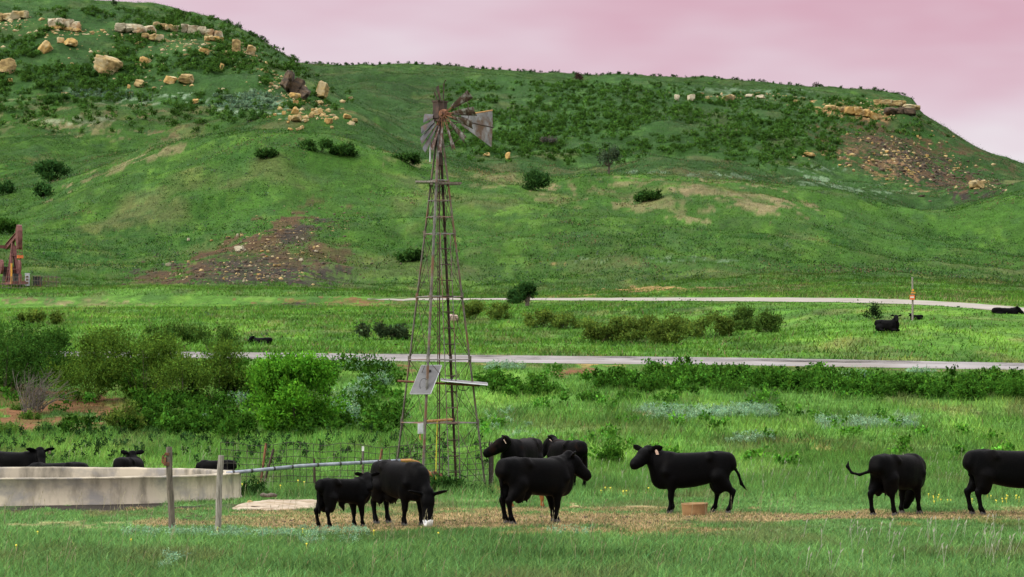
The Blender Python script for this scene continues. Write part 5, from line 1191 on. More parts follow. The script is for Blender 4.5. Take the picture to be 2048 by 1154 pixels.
def crown_points(n, w, dep, h, r, lobes, z0=0.12, top=1.0):
    """twig starts spread over the lobes of an uneven crown; returns start, direction, per-lobe tone"""
    th = r.uniform(0, 2 * np.pi, lobes); rr = np.sqrt(r.uniform(0.02, 1, lobes)); zc = z0 + (0.86 - z0) * r.uniform(0, 1, lobes) ** 0.8
    env = np.sqrt(np.clip(1 - ((zc - 0.38) / 0.72) ** 2, 0.08, 1))
    C_ = np.stack([np.cos(th) * rr * env * w * 0.40, np.sin(th) * rr * env * dep * 0.40, zc * h * top], -1)
    R_ = r.uniform(0.13, 0.24, lobes)[:, None] * np.array((w, dep, h * 0.9))
    R_ = np.minimum(R_, np.min([w, h]) * 0.34)
    tone = r.normal(1.0, 0.16, lobes)
    k = r.integers(0, lobes, n)
    v = r.normal(size=(n, 3)); v /= np.linalg.norm(v, axis=-1, keepdims=True); v *= (r.uniform(0.15, 1, n) ** 0.45)[:, None]
    P_ = C_[k] + v * R_[k]
    d = P_ - np.array((0, 0, h * 0.25)); d /= np.linalg.norm(d, axis=-1, keepdims=True) + 1e-6
    d = d * 0.8 + np.array((0, 0, 0.75)) + r.normal(size=(n, 3)) * 0.35; d /= np.linalg.norm(d, axis=-1, keepdims=True)
    ok = P_[:, 2] > 0.02 * h
    P_[:, 2] = np.where(ok, P_[:, 2], 0.05 * h)
    return P_, d, tone[k], C_
def shrub(u, y, wpx, hpx, col, label, cat, group, n=900, leaf=0.10, twig=0.35, lobes=16, name='shrub', seed=None, trunk=None, z0=0.1, var=0.26, depth=0.8, stems=True, fname='foliage', pos=None, droop=0.0, aspect=0.42):
    sd = abs(seed if seed is not None else int(u * 7 + y * 3)); r = np.random.default_rng(sd)
    p, d = pos if pos is not None else hit(u, y); k = d / F; w, h = wpx * k, hpx * k
    P_, dr, tone, C_ = crown_points(n, w, w * depth, h * 0.92, r, lobes, z0)
    V_, F_, cc, nn_ = sprigs(n, P_, dr, twig, leaf, np.asarray(col)[None, :] * tone[:, None], r, 7, var, droop, aspect, (0, 0, h * 0.15))
    t = empty(name, p - Vector((0, 0, 0.06 * h)), label, cat, group)
    raw_mesh(fname, V_, [F_], M_leaf, cc, False, t, nn_)
    if stems:
        b = MB()
        if trunk:
            b.tube([(0, 0, -0.1), (0.03 * w, 0, h * z0), (0.0, 0.02, h * (z0 + 0.25))], [trunk, trunk * .8, trunk * .55], 7)
        for c in C_[:min(lobes, 14)]:
            a = Vector((c[0] * .1, c[1] * .1, h * z0 if trunk else -0.05)); m = a.lerp(Vector(c), 0.5) + Vector((0, 0, -0.04 * h))
            b.tube([a, m, Vector(c)], [(trunk or 0.03) * .5, (trunk or 0.03) * .35, 0.008], 5)
        b.build('trunk' if trunk else 'stems', M_bark, t)
    return t
DKG = (0.066, 0.170, 0.026); OLV = (0.120, 0.225, 0.030); BRG = (0.150, 0.42, 0.034); LGT = (0.10, 0.21, 0.035); JUN = (0.050, 0.135, 0.032); SIL = (0.30, 0.50, 0.29); WEED = (0.076, 0.215, 0.024); OLD = (0.150, 0.235, 0.040)
BK = 'bushes along the creek bank'
shrub(10, 788, 230, 176, DKG, 'dense dark bush at the left edge of the bank', 'bush', BK, 2600, 0.10, 0.38, 26)
shrub(95, 770, 120, 124, DKG, 'dark bush behind the bare dead brush', 'bush', BK, 1300, 0.10, 0.36, 16)
shrub(185, 800, 165, 158, OLV, 'tall olive green bush right of the dead brush', 'bush', BK, 2200, 0.10, 0.40, 24)
shrub(290, 800, 150, 152, OLV, 'olive bush in the middle of the bank row, road glimpsed beside it', 'bush', BK, 1900, 0.10, 0.42, 22)
shrub(365, 808, 120, 118, OLV, 'thin olive bush in front of the road', 'bush', BK, 1200, 0.10, 0.40, 18)
shrub(435, 800, 105, 136, OLV, 'tall sparse olive bush at the right end of the bank row', 'bush', BK, 1000, 0.10, 0.44, 18)
shrub(480, 800, 80, 70, OLV, 'low olive bush between the bank row and the bright bush', 'bush', BK, 500, 0.10, 0.4, 10)
shrub(330, 712, 150, 58, LGT, 'light green shrub behind the bank row by the road', 'shrub', 'light shrubs by the paved road', 700, 0.12, 0.4, 14, pos=(at(330, 129), 129.0))
shrub(425, 712, 90, 60, LGT, 'light green shrub nearest the visible road end', 'shrub', 'light shrubs by the paved road', 500, 0.12, 0.4, 12, pos=(at(425, 129), 129.0))
shrub(590, 868, 200, 182, BRG, 'big bright green bushy tree left of the windmill', 'tree', None, 3400, 0.13, 0.40, 26, name='tree', trunk=0.12, z0=0.14, fname='crown', droop=0.12)
shrub(248, 868, 70, 60, OLD, 'small dull green bush at the foot of the bank', 'bush', BK, 420, 0.10, 0.3, 8)
shrub(75, 648, 110, 16, OLD, 'flat brownish shrub patch beyond the bushes in the valley', 'shrub', 'shrubs in the valley', 300, 0.22, 0.5, 12)
shrub(760, 680, 130, 22, (0.06, 0.10, 0.04), 'flat grey green thicket left of the tower in the valley', 'shrub', 'shrubs in the valley', 420, 0.2, 0.5, 16)
for u, y, w, h, n, lb in [(950, 640, 50, 34, 420, 'round olive bush right of the tower, left of its smaller twin'), (996, 640, 44, 30, 360, 'small round olive bush right of its larger twin'), (1090, 655, 80, 32, 500, 'olive bush between the twin bushes and the long thicket'), (1130, 658, 60, 28, 300, 'low olive bush at the left end of the long thicket'), (1200, 684, 90, 46, 800, 'left part of the long olive thicket in the swale'), (1270, 686, 110, 52, 1000, 'tallest middle part of the long olive thicket'), (1350, 690, 110, 56, 1000, 'dark lower part of the long olive thicket'), (1420, 676, 90, 46, 760, 'right part of the long olive thicket'), (1490, 660, 70, 44, 560, 'pointed dark bush at the right end of the thicket'), (1535, 664, 50, 38, 360, 'last small bush right of the thicket')]:
    shrub(u, y, w, h, OLD if u < 1480 else (0.10, 0.19, 0.035), lb, 'bush', 'olive bushes in the swale', n, 0.16, 0.45, 14)
shrub(1746, 640, 20, 26, (0.03, 0.06, 0.02), 'small dark sapling left of the lying cow', 'sapling', None, 130, 0.14, 0.5, 6)
shrub(1028, 608, 26, 26, JUN, 'low dark juniper in front of the gravel road', 'juniper', 'junipers', 300, 0.2, 0.5, 9, name='juniper')
shrub(1054, 614, 34, 44, JUN, 'taller dark juniper on a leaning trunk in front of the gravel road', 'juniper', 'junipers', 380, 0.2, 0.6, 10, name='juniper', trunk=0.2, z0=0.3, fname='crown')
shrub(1078, 383, 52, 32, JUN, 'dark juniper with a leaning top on the mid hill crest', 'juniper', 'junipers', 460, 0.42, 1.1, 10, name='juniper')
shrub(1066, 382, 18, 46, JUN, 'leaning dark juniper top', 'juniper', 'junipers', 110, 0.4, 1.0, 6, name='juniper')
shrub(106, 362, 62, 38, JUN, 'largest dark juniper on the far left slope', 'juniper', 'junipers', 520, 0.5, 1.3, 12, name='juniper')
shrub(90, 397, 34, 26, JUN, 'small dark juniper below the largest one at left', 'juniper', 'junipers', 320, 0.45, 1.0, 9, name='juniper')
shrub(10, 390, 28, 22, JUN, 'dark juniper at the left edge of the slope', 'juniper', 'junipers', 260, 0.45, 1.0, 8, name='juniper')
shrub(15, 470, 52, 30, DKG, 'dark bush behind the pumpjack at the left edge', 'bush', 'dark bushes on the hills', 420, 0.35, 0.8, 12)
for u, y, w, h, lb in [(640, 308, 90, 26, 'wide dark thicket on the mid hill crest left of the wheel'), (690, 316, 60, 24, 'smaller thicket right of the wide one on the mid hill crest'), (815, 326, 54, 18, 'dark low thicket just left of the tower platform'), (1298, 406, 56, 20, 'dark bush on the tan grassy hump'), (820, 526, 46, 16, 'low dark bush left of the tower at the hill foot'), (115, 207, 60, 20, 'dark low bush under the flat pale stone'), (505, 243, 70, 26, 'dark bush in front of the silvery sage patch'), (535, 318, 34, 12, 'small tan green bush on the mid hill crest')]:
    shrub(u, y, w * 1.1, h * 0.8, (0.056, 0.140, 0.028), lb, 'bush', 'dark bushes on the hills', 380, 0.38, 0.8, 15, z0=0.02, depth=0.45)
shrub(1217, 350, 44, 54, (0.075, 0.115, 0.06), 'small grey green tree with a thin trunk below the mesa', 'tree', None, 130, 0.45, 1.3, 9, name='tree', trunk=0.22, z0=0.36, fname='crown')
shrub(1100, 292, 30, 14, (0.12, 0.12, 0.09), 'greyish bush on the mesa slope', 'bush', 'dark bushes on the hills', 160, 0.6, 1.2, 8)
shrub(1636, 172, 16, 14, (0.10, 0.075, 0.06), 'bare twiggy bush on the mesa skyline', 'bush', 'bushes on the skyline', 60, 0.5, 1.6, 5)
shrub(1158, 163, 16, 12, (0.08, 0.05, 0.04), 'reddish brown bush near the mesa skyline', 'bush', 'bushes on the skyline', 90, 0.6, 1.2, 6)
shrub(228, 12, 8, 8, (0.03, 0.05, 0.02), 'lone tuft on the skyline of the left hill', 'bush', 'bushes on the skyline', 50, 0.4, 1.4, 4)
# weeds at the foot of the bank and tall roadside weeds: each clump a plant
def weed(u, y, w, h, col, label, group, n, leaf=0.10, cat='weed', pos=None):
    """upright leafy stalks"""
    r = np.random.default_rng(abs(int(u * 11 + y))); p, d = pos if pos is not None else hit(u, y); k = d / F; W, H_ = w * k, h * k
    th = r.uniform(0, 2 * np.pi, n); rr = np.sqrt(r.uniform(0, 1, n)) * W / 2
    b_ = np.stack([np.cos(th) * rr, np.sin(th) * rr * .7, np.zeros(n)], -1)
    dr = np.stack([np.cos(th) * 0.22 * rr / W * 2, np.sin(th) * .2, np.ones(n)], -1) + r.normal(size=(n, 3)) * 0.10; dr /= np.linalg.norm(dr, axis=-1, keepdims=True)
    hh = H_ * (1 - 0.45 * (rr / (W / 2)) ** 2) * r.uniform(0.6, 1.0, n)
    per = 14
    V_, F_, C_, nn_ = sprigs(n, b_, dr * hh[:, None], 0.95, leaf, np.asarray(col), r, per, 0.22, 0, 0.4)
    o = raw_mesh('weed', V_, [F_], M_leaf, C_, nrm=nn_); o.location = p - Vector((0, 0, 0.03)); return tag(o, label, cat, group)
for u, y, w, h, lb in [(1380, 770, 46, 52, 'tallest dark weed poking up over the road'), (1560, 778, 60, 48, 'wide dark weed clump below the road, right of the tallest'), (1625, 782, 70, 56, 'tall rounded dark weed clump near the middle right'), (1700, 790, 60, 46, 'dark weed clump left of the silvery sage by the road'), (1770, 790, 40, 56, 'narrow tall weed rising into the road, right of the sage'), (1860, 796, 60, 48, 'dark weed clump among the right roadside weeds'), (1935, 800, 70, 44, 'low wide weed clump near the right end'), (2020, 800, 50, 62, 'tall weed clump at the right end of the roadside'), (1230, 775, 80, 34, 'dark green weed clump right of the red soil'), (1310, 778, 60, 36, 'weed clump between the red soil and the tallest weed'), (1460, 785, 70, 36, 'weed clump right of the tallest weed'), (1090, 790, 80, 36, 'weed clump left of the red soil'), (1020, 780, 50, 36, 'weed clump nearest the tower on the bank'), (1260, 800, 50, 26, 'small low weed in front of the roadside weeds'), (1180, 800, 50, 26, 'small low weed below the red soil'),
                       (668, 735, 18, 24, 'small leafy weed standing against the road left of the tower'), (722, 738, 18, 22, 'small leafy weed standing against the road nearest the tower'), (690, 730, 8, 12, 'tiny weed between the two roadside weeds'), (1222, 930, 40, 60, 'bright leafy weed behind the cow by the feed tub'), (1440, 945, 0, 0, '')]:
    if not lb: continue
    weed(u, y, w, h, WEED if u < 1225 and u > 1215 is False else (WEED if u > 900 else (0.05, 0.12, 0.03)), lb, 'tall weeds below the paved road' if y < 810 else 'weeds in the pasture', int(w * h / 22) + 12, 0.115)
for u, y, w, h in [(15, 868, 60, 26), (92, 866, 40, 24), (150, 845, 50, 20), (60, 838, 40, 20), (205, 842, 40, 20), (268, 856, 60, 36), (320, 852, 60, 26), (36, 820, 30, 16), (390, 856, 60, 26), (450, 858, 50, 24), (510, 852, 40, 24)]:
    weed(u, y, w, h, (0.05, 0.125, 0.028) if (u * 7) % 3 else (0.10, 0.20, 0.03), 'one of the green leafy weeds on the red dirt bank', 'weeds on the dirt bank', int(w * h / 22) + 10, 0.10)
weed(880, 990, 90, 52, (0.04, 0.11, 0.02), 'bright leafy weeds growing at the foot of the windmill', 'weeds in the pasture', 160, 0.11, pos=(at(885, 65.0), 65.0))
weed(960, 995, 60, 26, (0.03, 0.08, 0.02), 'dark weeds at the right foot of the windmill', 'weeds in the pasture', 70, 0.08, pos=(at(955, 65.2), 65.2))
weed(505, 985, 46, 44, (0.035, 0.09, 0.02), 'dark green weed against the right side of the tank', 'weeds in the pasture', 100, 0.09, pos=(at(505, 64.5), 64.5))
for u, y, w, h, lb in [(398, 1096, 40, 16, 'bright green tuft, larger of the pair in the silvery sage near the posts'), (392, 1110, 24, 12, 'small bright green tuft below the larger one near the posts'), (440, 1092, 26, 10, 'low green tuft just right of the pale leaning post foot'), (1462, 1082, 20, 12, 'bright green round tuft in front of the dirt strip at right'), (86, 1098, 20, 10, 'green tuft at the left in the foreground grass'), (792, 1116, 14, 18, 'small dark upright weed in the foreground grass')]:
    weed(u, y, w, h, (0.075, 0.21, 0.02), lb, 'tufts in the foreground', int(w * h / 5) + 20, 0.035, 'tuft', pos=(at(u, dfor(y)), dfor(y)))
# silvery sage
SG = 'silvery sage plants'
for u, y, w, h, lb in [(682, 852, 62, 74, 'tall silvery sage right of the bright green tree'), (735, 742, 110, 34, 'silvery sage patch just below the road left of the tower'), (752, 770, 70, 34, 'silvery sage left of the solar panel'), (715, 800, 60, 40, 'silvery sage behind the bright green tree on its right'), (1715, 770, 70, 40, 'silvery sage among the roadside weeds at right'), (1010, 738, 80, 24, 'silvery sage below the road right of the tower'), (480, 812, 40, 36, 'silvery sage left of the bright green tree'), (428, 830, 36, 26, 'small silvery sage at the foot of the bank row'), (405, 838, 30, 22, 'smallest silvery sage on the dirt bank'), (330, 800, 70, 30, 'dull silvery sage under the bushes'), (790, 840, 60, 24, 'low silvery sage left of the control box'), (1840, 745, 60, 14, 'low sage at the road edge on the right')]:
    weed(u, y, w, h, SIL if 'dull' not in lb else (0.14, 0.2, 0.15), lb, SG, int(w * h / 16) + 12, 0.085, 'sage')
# dead brush
g, d = hit(70, 830)
db = empty('dead_brush', g, 'bare grey dead brush leaning on the dirt bank', 'dead bush')
b = MB(); k_ = d / F
for i in range(70):
    a = random.uniform(-0.5, 1.0); L = random.uniform(40, 100) * k_
    p0 = Vector((random.uniform(-25, 15) * k_, random.uniform(-.3, .3), random.uniform(0, .3))); q = p0.copy(); pts = [q.copy()]
    dr = Vector((math.sin(a), random.uniform(-.4, .2), math.cos(a)))
    for s in range(5):
        q = q + dr * L / 5; dr = (dr + Vector((random.uniform(-.1, .28), random.uniform(-.2, .2), random.uniform(-.25, .12)))).normalized(); pts.append(q.copy())
    b.tube(pts, [0.016, 0.014, 0.011, 0.009, 0.007, 0.004], 4)
    for s in range(2):
        j = random.randint(2, 4); e = pts[j] + Vector((random.uniform(-.3, .5), random.uniform(-.3, .3), random.uniform(0, .5)))
        b.tube([pts[j], e], [0.007, 0.003], 4)
b.build('twigs', M_twig, db)
g, d = hit(636, 858); o = log_obj(636, 858, d, 1.3, 0.05, M_twig, 'pale fallen branch on bare dirt below the bright green tree', 'fallen_branch', 'branch', 0.0); o.location = g + Vector((0, 0, .25)); o.rotation_euler = (0, math.radians(30), -0.5)

# ------------------------------------------------------------------ grass and scrub: the masses nobody could count
def scatter(n, d0, d1, u0=-170, u1=2220):
    d = np.sqrt(rng.uniform(d0 * d0, d1 * d1, n)); u = rng.uniform(u0, u1, n)
    return u, d
TEX, TEY = TC.x, TC.y
def land_normal(X, d):
    e = np.maximum(0.5, d * 0.004)
    f = lambda x, y: height(1024 + F * x / y, y)
    gx = (f(X + e, d) - f(X - e, d)) / (2 * e); gy = (f(X, d + e) - f(X, d - e)) / (2 * e)
    N_ = np.stack([-gx, -gy, np.ones_like(gx)], -1); return N_ / np.linalg.norm(N_, axis=-1, keepdims=True)
def grass(name, n, d0, d1, hmin, hmax, w, label, seg=1, lean=0.35, gain=1.0, kv=0.28):
    u, d = scatter(n, d0, d1, -480, 2640) if d1 < 130 else scatter(n, d0, d1, -260, 2340)
    X = (u - 1024) / F * d; z = height(u, d)
    c, bare, y = ground_color(u, d, X, z)
    keep = rng.uniform(0, 1, n) > np.clip(bare * 1.05, 0, 0.93 if d1 < 70 else 1)
    f0_ = interp1(LINES[18][0], u); H0 = 1.0 - 0.65 * np.maximum(sst(108, 119, d) * (d < 121), sst(f0_ - 40, f0_ - 3, d) * (d < f0_))
    keep &= (((X - TEX) / 1.48) ** 2 + (d - TEY) ** 2) > 3.86 ** 2
    keep &= ~((np.abs(X + 5.35) < .75) & (np.abs(d - 59.3) < 1.9))
    u, d, X, z, c, bare, H0 = [q[keep] for q in (u, d, X, z, c, bare, H0)]
    n = len(u)
    tall = fbm(X / 2.2, d / 3.0, 201, 3)
    H = (hmin + (hmax - hmin) * rng.uniform(0, 1, n) ** 1.4) * (0.45 + 1.1 * tall) * (1 - 0.75 * bare) * H0
    if d1 < 64: H *= np.interp(d, [36, 46, 50, 57, 62], [1.1, 0.85, 0.4, 0.35, 0.5])
    a = rng.uniform(0, 2 * np.pi, n); ln = rng.uniform(0.2, 1.3, n) * lean
    dx, dy = np.cos(a), np.sin(a)
    ta = rng.uniform(0, np.pi, n); sx, sy = np.cos(ta) * w * 0.5, np.sin(ta) * w * 0.35
    lx, ly = dx * ln * H + 0.10 * H, dy * ln * H
    base = np.stack([X, d, z - 0.03 * H - 0.01], -1)
    W_ = rng.uniform(0.6, 1.4, n)
    side = np.stack([sx * W_, sy * W_, np.zeros(n)], -1)
    k = gain * np.clip(rng.normal(1.06, kv, n), 0.4, 2.0)[:, None]; hue = rng.normal(0, 0.09, (n, 1))
    cc = c * k * np.concatenate([1 + hue, np.ones((n, 1)), 1 - hue], -1)
    straw = rng.uniform(0, 1, n) < 0.035
    cc[straw] = TAN * rng.uniform(0.8, 1.7, (straw.sum(), 1))
    nn_ = land_normal(X, d) + rng.normal(size=(n, 3)) * 0.30
    if seg == 1:
        tip = base + np.stack([lx, ly, H], -1)
        V_ = np.stack([base - side, base + side, tip], 1).reshape(-1, 3); F_ = [np.arange(3 * n).reshape(n, 3)]; C_ = np.repeat(cc, 3, 0)
    else:
        mid = base + np.stack([lx * 0.3, ly * 0.3, H * 0.6], -1); tip = base + np.stack([lx * 1.2, ly * 1.2, H * 0.98], -1)
        V_ = np.stack([base - side, base + side, mid + side * .75, mid - side * .75, tip], 1).reshape(-1, 3)
        i = np.arange(n)[:, None] * 5
        F_ = [i + np.array([[0, 1, 2, 3]]), i + np.array([[3, 2, 4]])]; C_ = np.repeat(cc, 5, 0)
    o = raw_mesh(name, V_, F_, M_grass, np.clip(C_, 0.003, 0.8), nrm=np.repeat(nn_, 3 if seg == 1 else 5, 0)); return tag(o, label, 'grass', None, 'stuff')
grass('meadow_grass', 425000, 34, 63, 0.08, 0.25, 0.013, 'fine green meadow grass in the foreground', 2, 0.8, 1.35)
grass('pasture_grass', 220000, 63, 84, 0.10, 0.34, 0.020, 'green pasture grass behind the cattle and the tank', 1, 0.75, 1.4)
grass('bank_grass', 245000, 84, 129, 0.12, 0.40, 0.034, 'long green grass on the bank below the paved road', 1, 0.8, 1.45)
grass('valley_grass', 240000, 129, 290, 0.10, 0.36, 0.08, 'bright green grass across the valley floor', 1, 0.9, 1.5, 0.2)
grass('hill_grass', 420000, 290, 620, 0.12, 0.36, 0.08, 'tufted green grass covering the near hills', 1, 0.8, 1.7, 0.2)
grass('far_hill_grass', 300000, 620, 1100, 0.2, 0.5, 0.14, 'dark green grass and low growth covering the far hills', 1, 0.8, 1.7, 0.2)
# leafy scrub over the brow of the left hill and the scarp of the mesa
def scrub(name, spots, label, col, leaf, twig, cat='scrub'):
    Vs, Fs, Cs, Ns, n0 = [], [], [], [], 0
    r = np.random.default_rng(77)
    for (u, d, w, h, n, cm) in spots:
        z = float(height(u, d)[0])
        P_, dr, tone, _ = crown_points(n, w, w * .8, h, r, 5, 0.1)
        V_, F_, C_, nn_ = sprigs(n, P_, dr, twig, leaf, np.asarray(col)[None, :] * cm * tone[:, None], r, 5, 0.25, 0, 0.6, (0, 0, 0))
        V_ = V_ + np.array(((u - 1024) / F * d, d, z - 0.1 * h)); Vs.append(V_); Fs.append(F_ + n0); Cs.append(C_); Ns.append(nn_); n0 += len(V_)
    o = raw_mesh(name, np.concatenate(Vs), [np.concatenate(Fs)], M_leaf, np.concatenate(Cs), nrm=np.concatenate(Ns)); return tag(o, label, cat, None, 'stuff')
sp_l, sp_m, sp_k = [], [], []
for i in range(3000):
    u = random.uniform(-60, 700); y = random.uniform(20, 270)
    p, d = hit(u, y)
    if d < 560 or d > 880: continue
    dens = float(sst(0.32, 0.50, fbm(np.array([p.x / 16]), np.array([d / 24]), 301, 3))[0])
    dens *= np.interp(d, [560, 660, 720, 840, 870], [0.05, 0.35, 1.0, 0.95, 0.35])
    if u > 600: dens *= 0.35
    if random.random() > dens * 0.85: continue
    s = random.uniform(1.0, 3.0)
    sp_l.append((u, d, s * 1.5, s * 0.62, int(16 + s * 9), random.uniform(0.8, 1.35)))
for i in range(4800):
    u = random.uniform(860, 1900); y = random.uniform(165, 350)
    p, d = hit(u, y)
    if d < 640 or d > 1010: continue
    dens = float(sst(0.27, 0.50, fbm(np.array([p.x / 22]), np.array([d / 30]), 401, 3))[0])
    if u > 1680 and y > 275: continue
    dens *= np.interp(d, [640, 700, 740, 960, 1000], [0.15, 0.5, 1.0, 0.9, 0.15]) * np.interp(u, [860, 980, 1660, 1740, 1900], [0.1, 1, 0.9, 0.35, 0.2])
    if random.random() > dens * 0.8: continue
    s = random.uniform(0.9, 2.6)
    sp_m.append((u, d, s * 1.6, s * 0.55, int(14 + s * 7), random.uniform(0.75, 1.5)))
for i in range(190):    # knee-high growth that breaks the skylines
    u = random.uniform(420, 1830)
    zz = height(np.full(len(_dd), u), _dd); yy = YH - (zz - CZ) * F / _dd; k = int(np.argmin(yy)); d = _dd[k] - random.uniform(0, 6)
    s = random.uniform(0.4, 1.1) * (1.3 if u < 600 else 0.9)
    sp_k.append((u, d, s * 1.6, s, int(8 + s * 8), random.uniform(0.8, 1.4)))
def tussocks(name, n, d0, d1, label):
    r = np.random.default_rng(99); u = r.uniform(-160, 2210, n); d = np.sqrt(r.uniform(d0 ** 2, d1 ** 2, n)); X = (u - 1024) / F * d
    f = fbm(X / 9, d / 16, 501, 4); kp = r.uniform(0, 1, n) < sst(0.42, 0.66, f) * 1.2 + 0.05
    u, d, X, f = u[kp], d[kp], X[kp], f[kp]; n = len(u); z = height(u, d); c0, bare, _ = ground_color(u, d, X, z)
    ok = (bare < 0.75) & (np.maximum(np.maximum(road_mask(u, d - 2.5), road_mask(u, d + 2.5)), road_mask(u, d)) < 0.2); u, d, X, z, c0 = u[ok], d[ok], X[ok], z[ok], c0[ok]; n = len(u)
    kind = r.uniform(0, 1, n); tanf = sst(0.5, 0.62, fbm(X / 20 + 31, d / 30, 511, 3))
    col = np.where((kind < 0.50)[:, None], SCRUB * 2.5, np.where((kind < 0.50 + 0.32 * tanf)[:, None], TAN * 1.0, np.where((kind < 0.86)[:, None], c0 * 1.35, SAGE * 0.55)))
    tn = c0[:, 0] > c0[:, 1] * 0.72; col[tn] = np.where((r.uniform(0, 1, tn.sum()) < .6)[:, None], TAN * 1.15, c0[tn])
    w = r.uniform(0.4, 1.3, n) * np.interp(d, [140, 280, 1000], [0.7, 1.15, 1.7]); per = 8
    P_ = np.repeat(np.stack([X, d, z], -1), per, 0) + r.normal(size=(n * per, 3)) * np.repeat(w, per)[:, None] * np.array((0.42, 0.35, 0.0))
    dr = np.array((0, 0, 1.0)) + r.normal(size=(n * per, 3)) * 0.45; dr /= np.linalg.norm(dr, axis=-1, keepdims=True)
    V_, F_, C_, nn_ = sprigs(n * per, P_, dr * np.repeat(w, per)[:, None] * 0.55, 0.8, 0.26 if d0 > 200 else 0.16, np.repeat(col, per, 0), r, 1, 0.2, 0, 0.5, (0, 400, -4000))
    return tag(raw_mesh(name, V_, [F_], M_leaf, C_, nrm=nn_), label, 'grass', None, 'stuff')
tussocks('hill_tussocks', 46000, 285, 640, 'dark and tan grass tussocks dotted over the near hills')
tussocks('far_hill_tussocks', 38000, 640, 1095, 'dark and tan grass tussocks dotted over the far hills')
tussocks('valley_tussocks', 1100, 132, 262, 'taller grass tussocks on the valley floor')
scrub('brow_scrub', sp_l, 'dark leafy scrub covering the rocky brow of the left hill', (0.066, 0.152, 0.026), 0.40, 0.6)
scrub('mesa_scrub', sp_m, 'dark leafy scrub covering the slope under the mesa', (0.064, 0.150, 0.025), 0.40, 0.65)
scrub('skyline_scrub', sp_k, 'low scrub along the skyline of the hills', (0.040, 0.090, 0.024), 0.40, 0.5)
# bank undergrowth
sp_u = []
for i in range(420):
    u = random.uniform(-60, 800); d = random.uniform(89, 115)
    if 480 < u < 730 and random.random() < 0.6: continue
    if u < 250 and d < 107 and random.random() < 0.93: continue
    s = random.uniform(0.35, 0.9); sp_u.append((u, d, s * 1.7, s, int(20 + 40 * s), random.uniform(0.4, 1.1)))
for i in range(440):
    u = random.uniform(960, 2520); d = random.gauss(109.5, 1.9) - (0.8 if u > 1500 else 0)
    if d > 114: continue
    if 1110 < u < 1190 and random.random() < .7: continue
    if random.random() > 0.15 + float(sst(0.36, 0.56, fbm(np.array([u / 90.0]), np.array([d / 3.0]), 601, 3))[0]) * (1 if u > 1240 else 0.6): continue
    s = random.uniform(0.35, 0.85) * (0.8 if u < 1300 else 1.0); sp_u.append((u, d, s * 1.6, s * 1.05, int(24 + 40 * s), random.uniform(0.55, 1.4)))
for i in range(60):
    u = random.uniform(960, 2150); d = random.uniform(78, 103); s = random.uniform(0.2, 0.45); sp_u.append((u, d, s * 2.2, s, int(14 + 30 * s), random.uniform(1.0, 2.0)))
scrub('bank_undergrowth', sp_u, 'tangled green undergrowth on the bank below the paved road', WEED, 0.13, 0.22, 'undergrowth')
# small dark stalks in the pasture behind the tank
sp_s = []
for i in range(210):
    u = random.uniform(-40, 980); d = random.uniform(76, 90); sp_s.append((u, d, 0.14, random.uniform(.2, .5), 9, random.uniform(0.8, 1.5)))
scrub('pasture_stalks', sp_s, 'small dark leafy stalks standing in the pasture behind the tank', (0.035, 0.085, 0.025), 0.075, 0.12, 'undergrowth')
# silvery growth low in the grass
sp_g = []
for (u0, u1, d0, d1, n) in ((250, 730, 46.8, 48.2, 120), (600, 720, 44.5, 45.6, 14), (1285, 1550, 97.5, 100.5, 300), (1700, 1830, 94, 97, 100), (1640, 1675, 95, 97, 40), (1450, 1560, 87, 90, 30), (960, 1080, 86, 100, 14), (320, 360, 39, 41, 12), (1100, 1180, 47, 48, 10)):
    for i in range(n):
        u = random.uniform(u0, u1); s = random.uniform(0.10, 0.2) * (1.5 if d0 > 60 else 1); sp_g.append((u, random.uniform(d0, d1), s * 1.8, s, 14, random.uniform(0.9, 1.35)))
for i in range(120):
    u = random.gauss(490, 38); y = random.gauss(207, 9); p, d = hit(u, y)
    if 560 < d < 800: sp_g.append((u, d, 2.4, 0.8, 22, random.uniform(0.45, 0.8)))
for i in range(80):
    u = random.gauss(215, 36); y = random.gauss(191, 5); p, d = hit(u, y)
    if 560 < d < 800: sp_g.append((u, d, 2.0, 0.6, 16, random.uniform(0.35, 0.6)))
def scrub2(name, spots, label, col):
    Vs, Fs, Cs, Ns, n0 = [], [], [], [], 0; r = np.random.default_rng(78)
    for (u, d, w, h, n, cm) in spots:
        z = float(height(u, d)[0]); P_, dr, tone, _ = crown_points(n, w, w * .8, h, r, 4, 0.1); lf = 0.032 if d < 60 else (0.06 if d < 200 else 0.42)
        V_, F_, C_, nn_ = sprigs(n, P_, dr, h * .4, lf, np.asarray(col)[None, :] * cm * tone[:, None], r, 5, 0.2, 0, 0.45, (0, 0, -.2 * h))
        V_ = V_ + np.array(((u - 1024) / F * d, d, z)); Vs.append(V_); Fs.append(F_ + n0); Cs.append(C_); Ns.append(nn_); n0 += len(V_)
    return tag(raw_mesh(name, np.concatenate(Vs), [np.concatenate(Fs)], M_leaf, np.concatenate(Cs), nrm=np.concatenate(Ns)), label, 'sage', None, 'stuff')
scrub2('silver_sage', sp_g, 'low silvery sage growing through the grass', SIL)
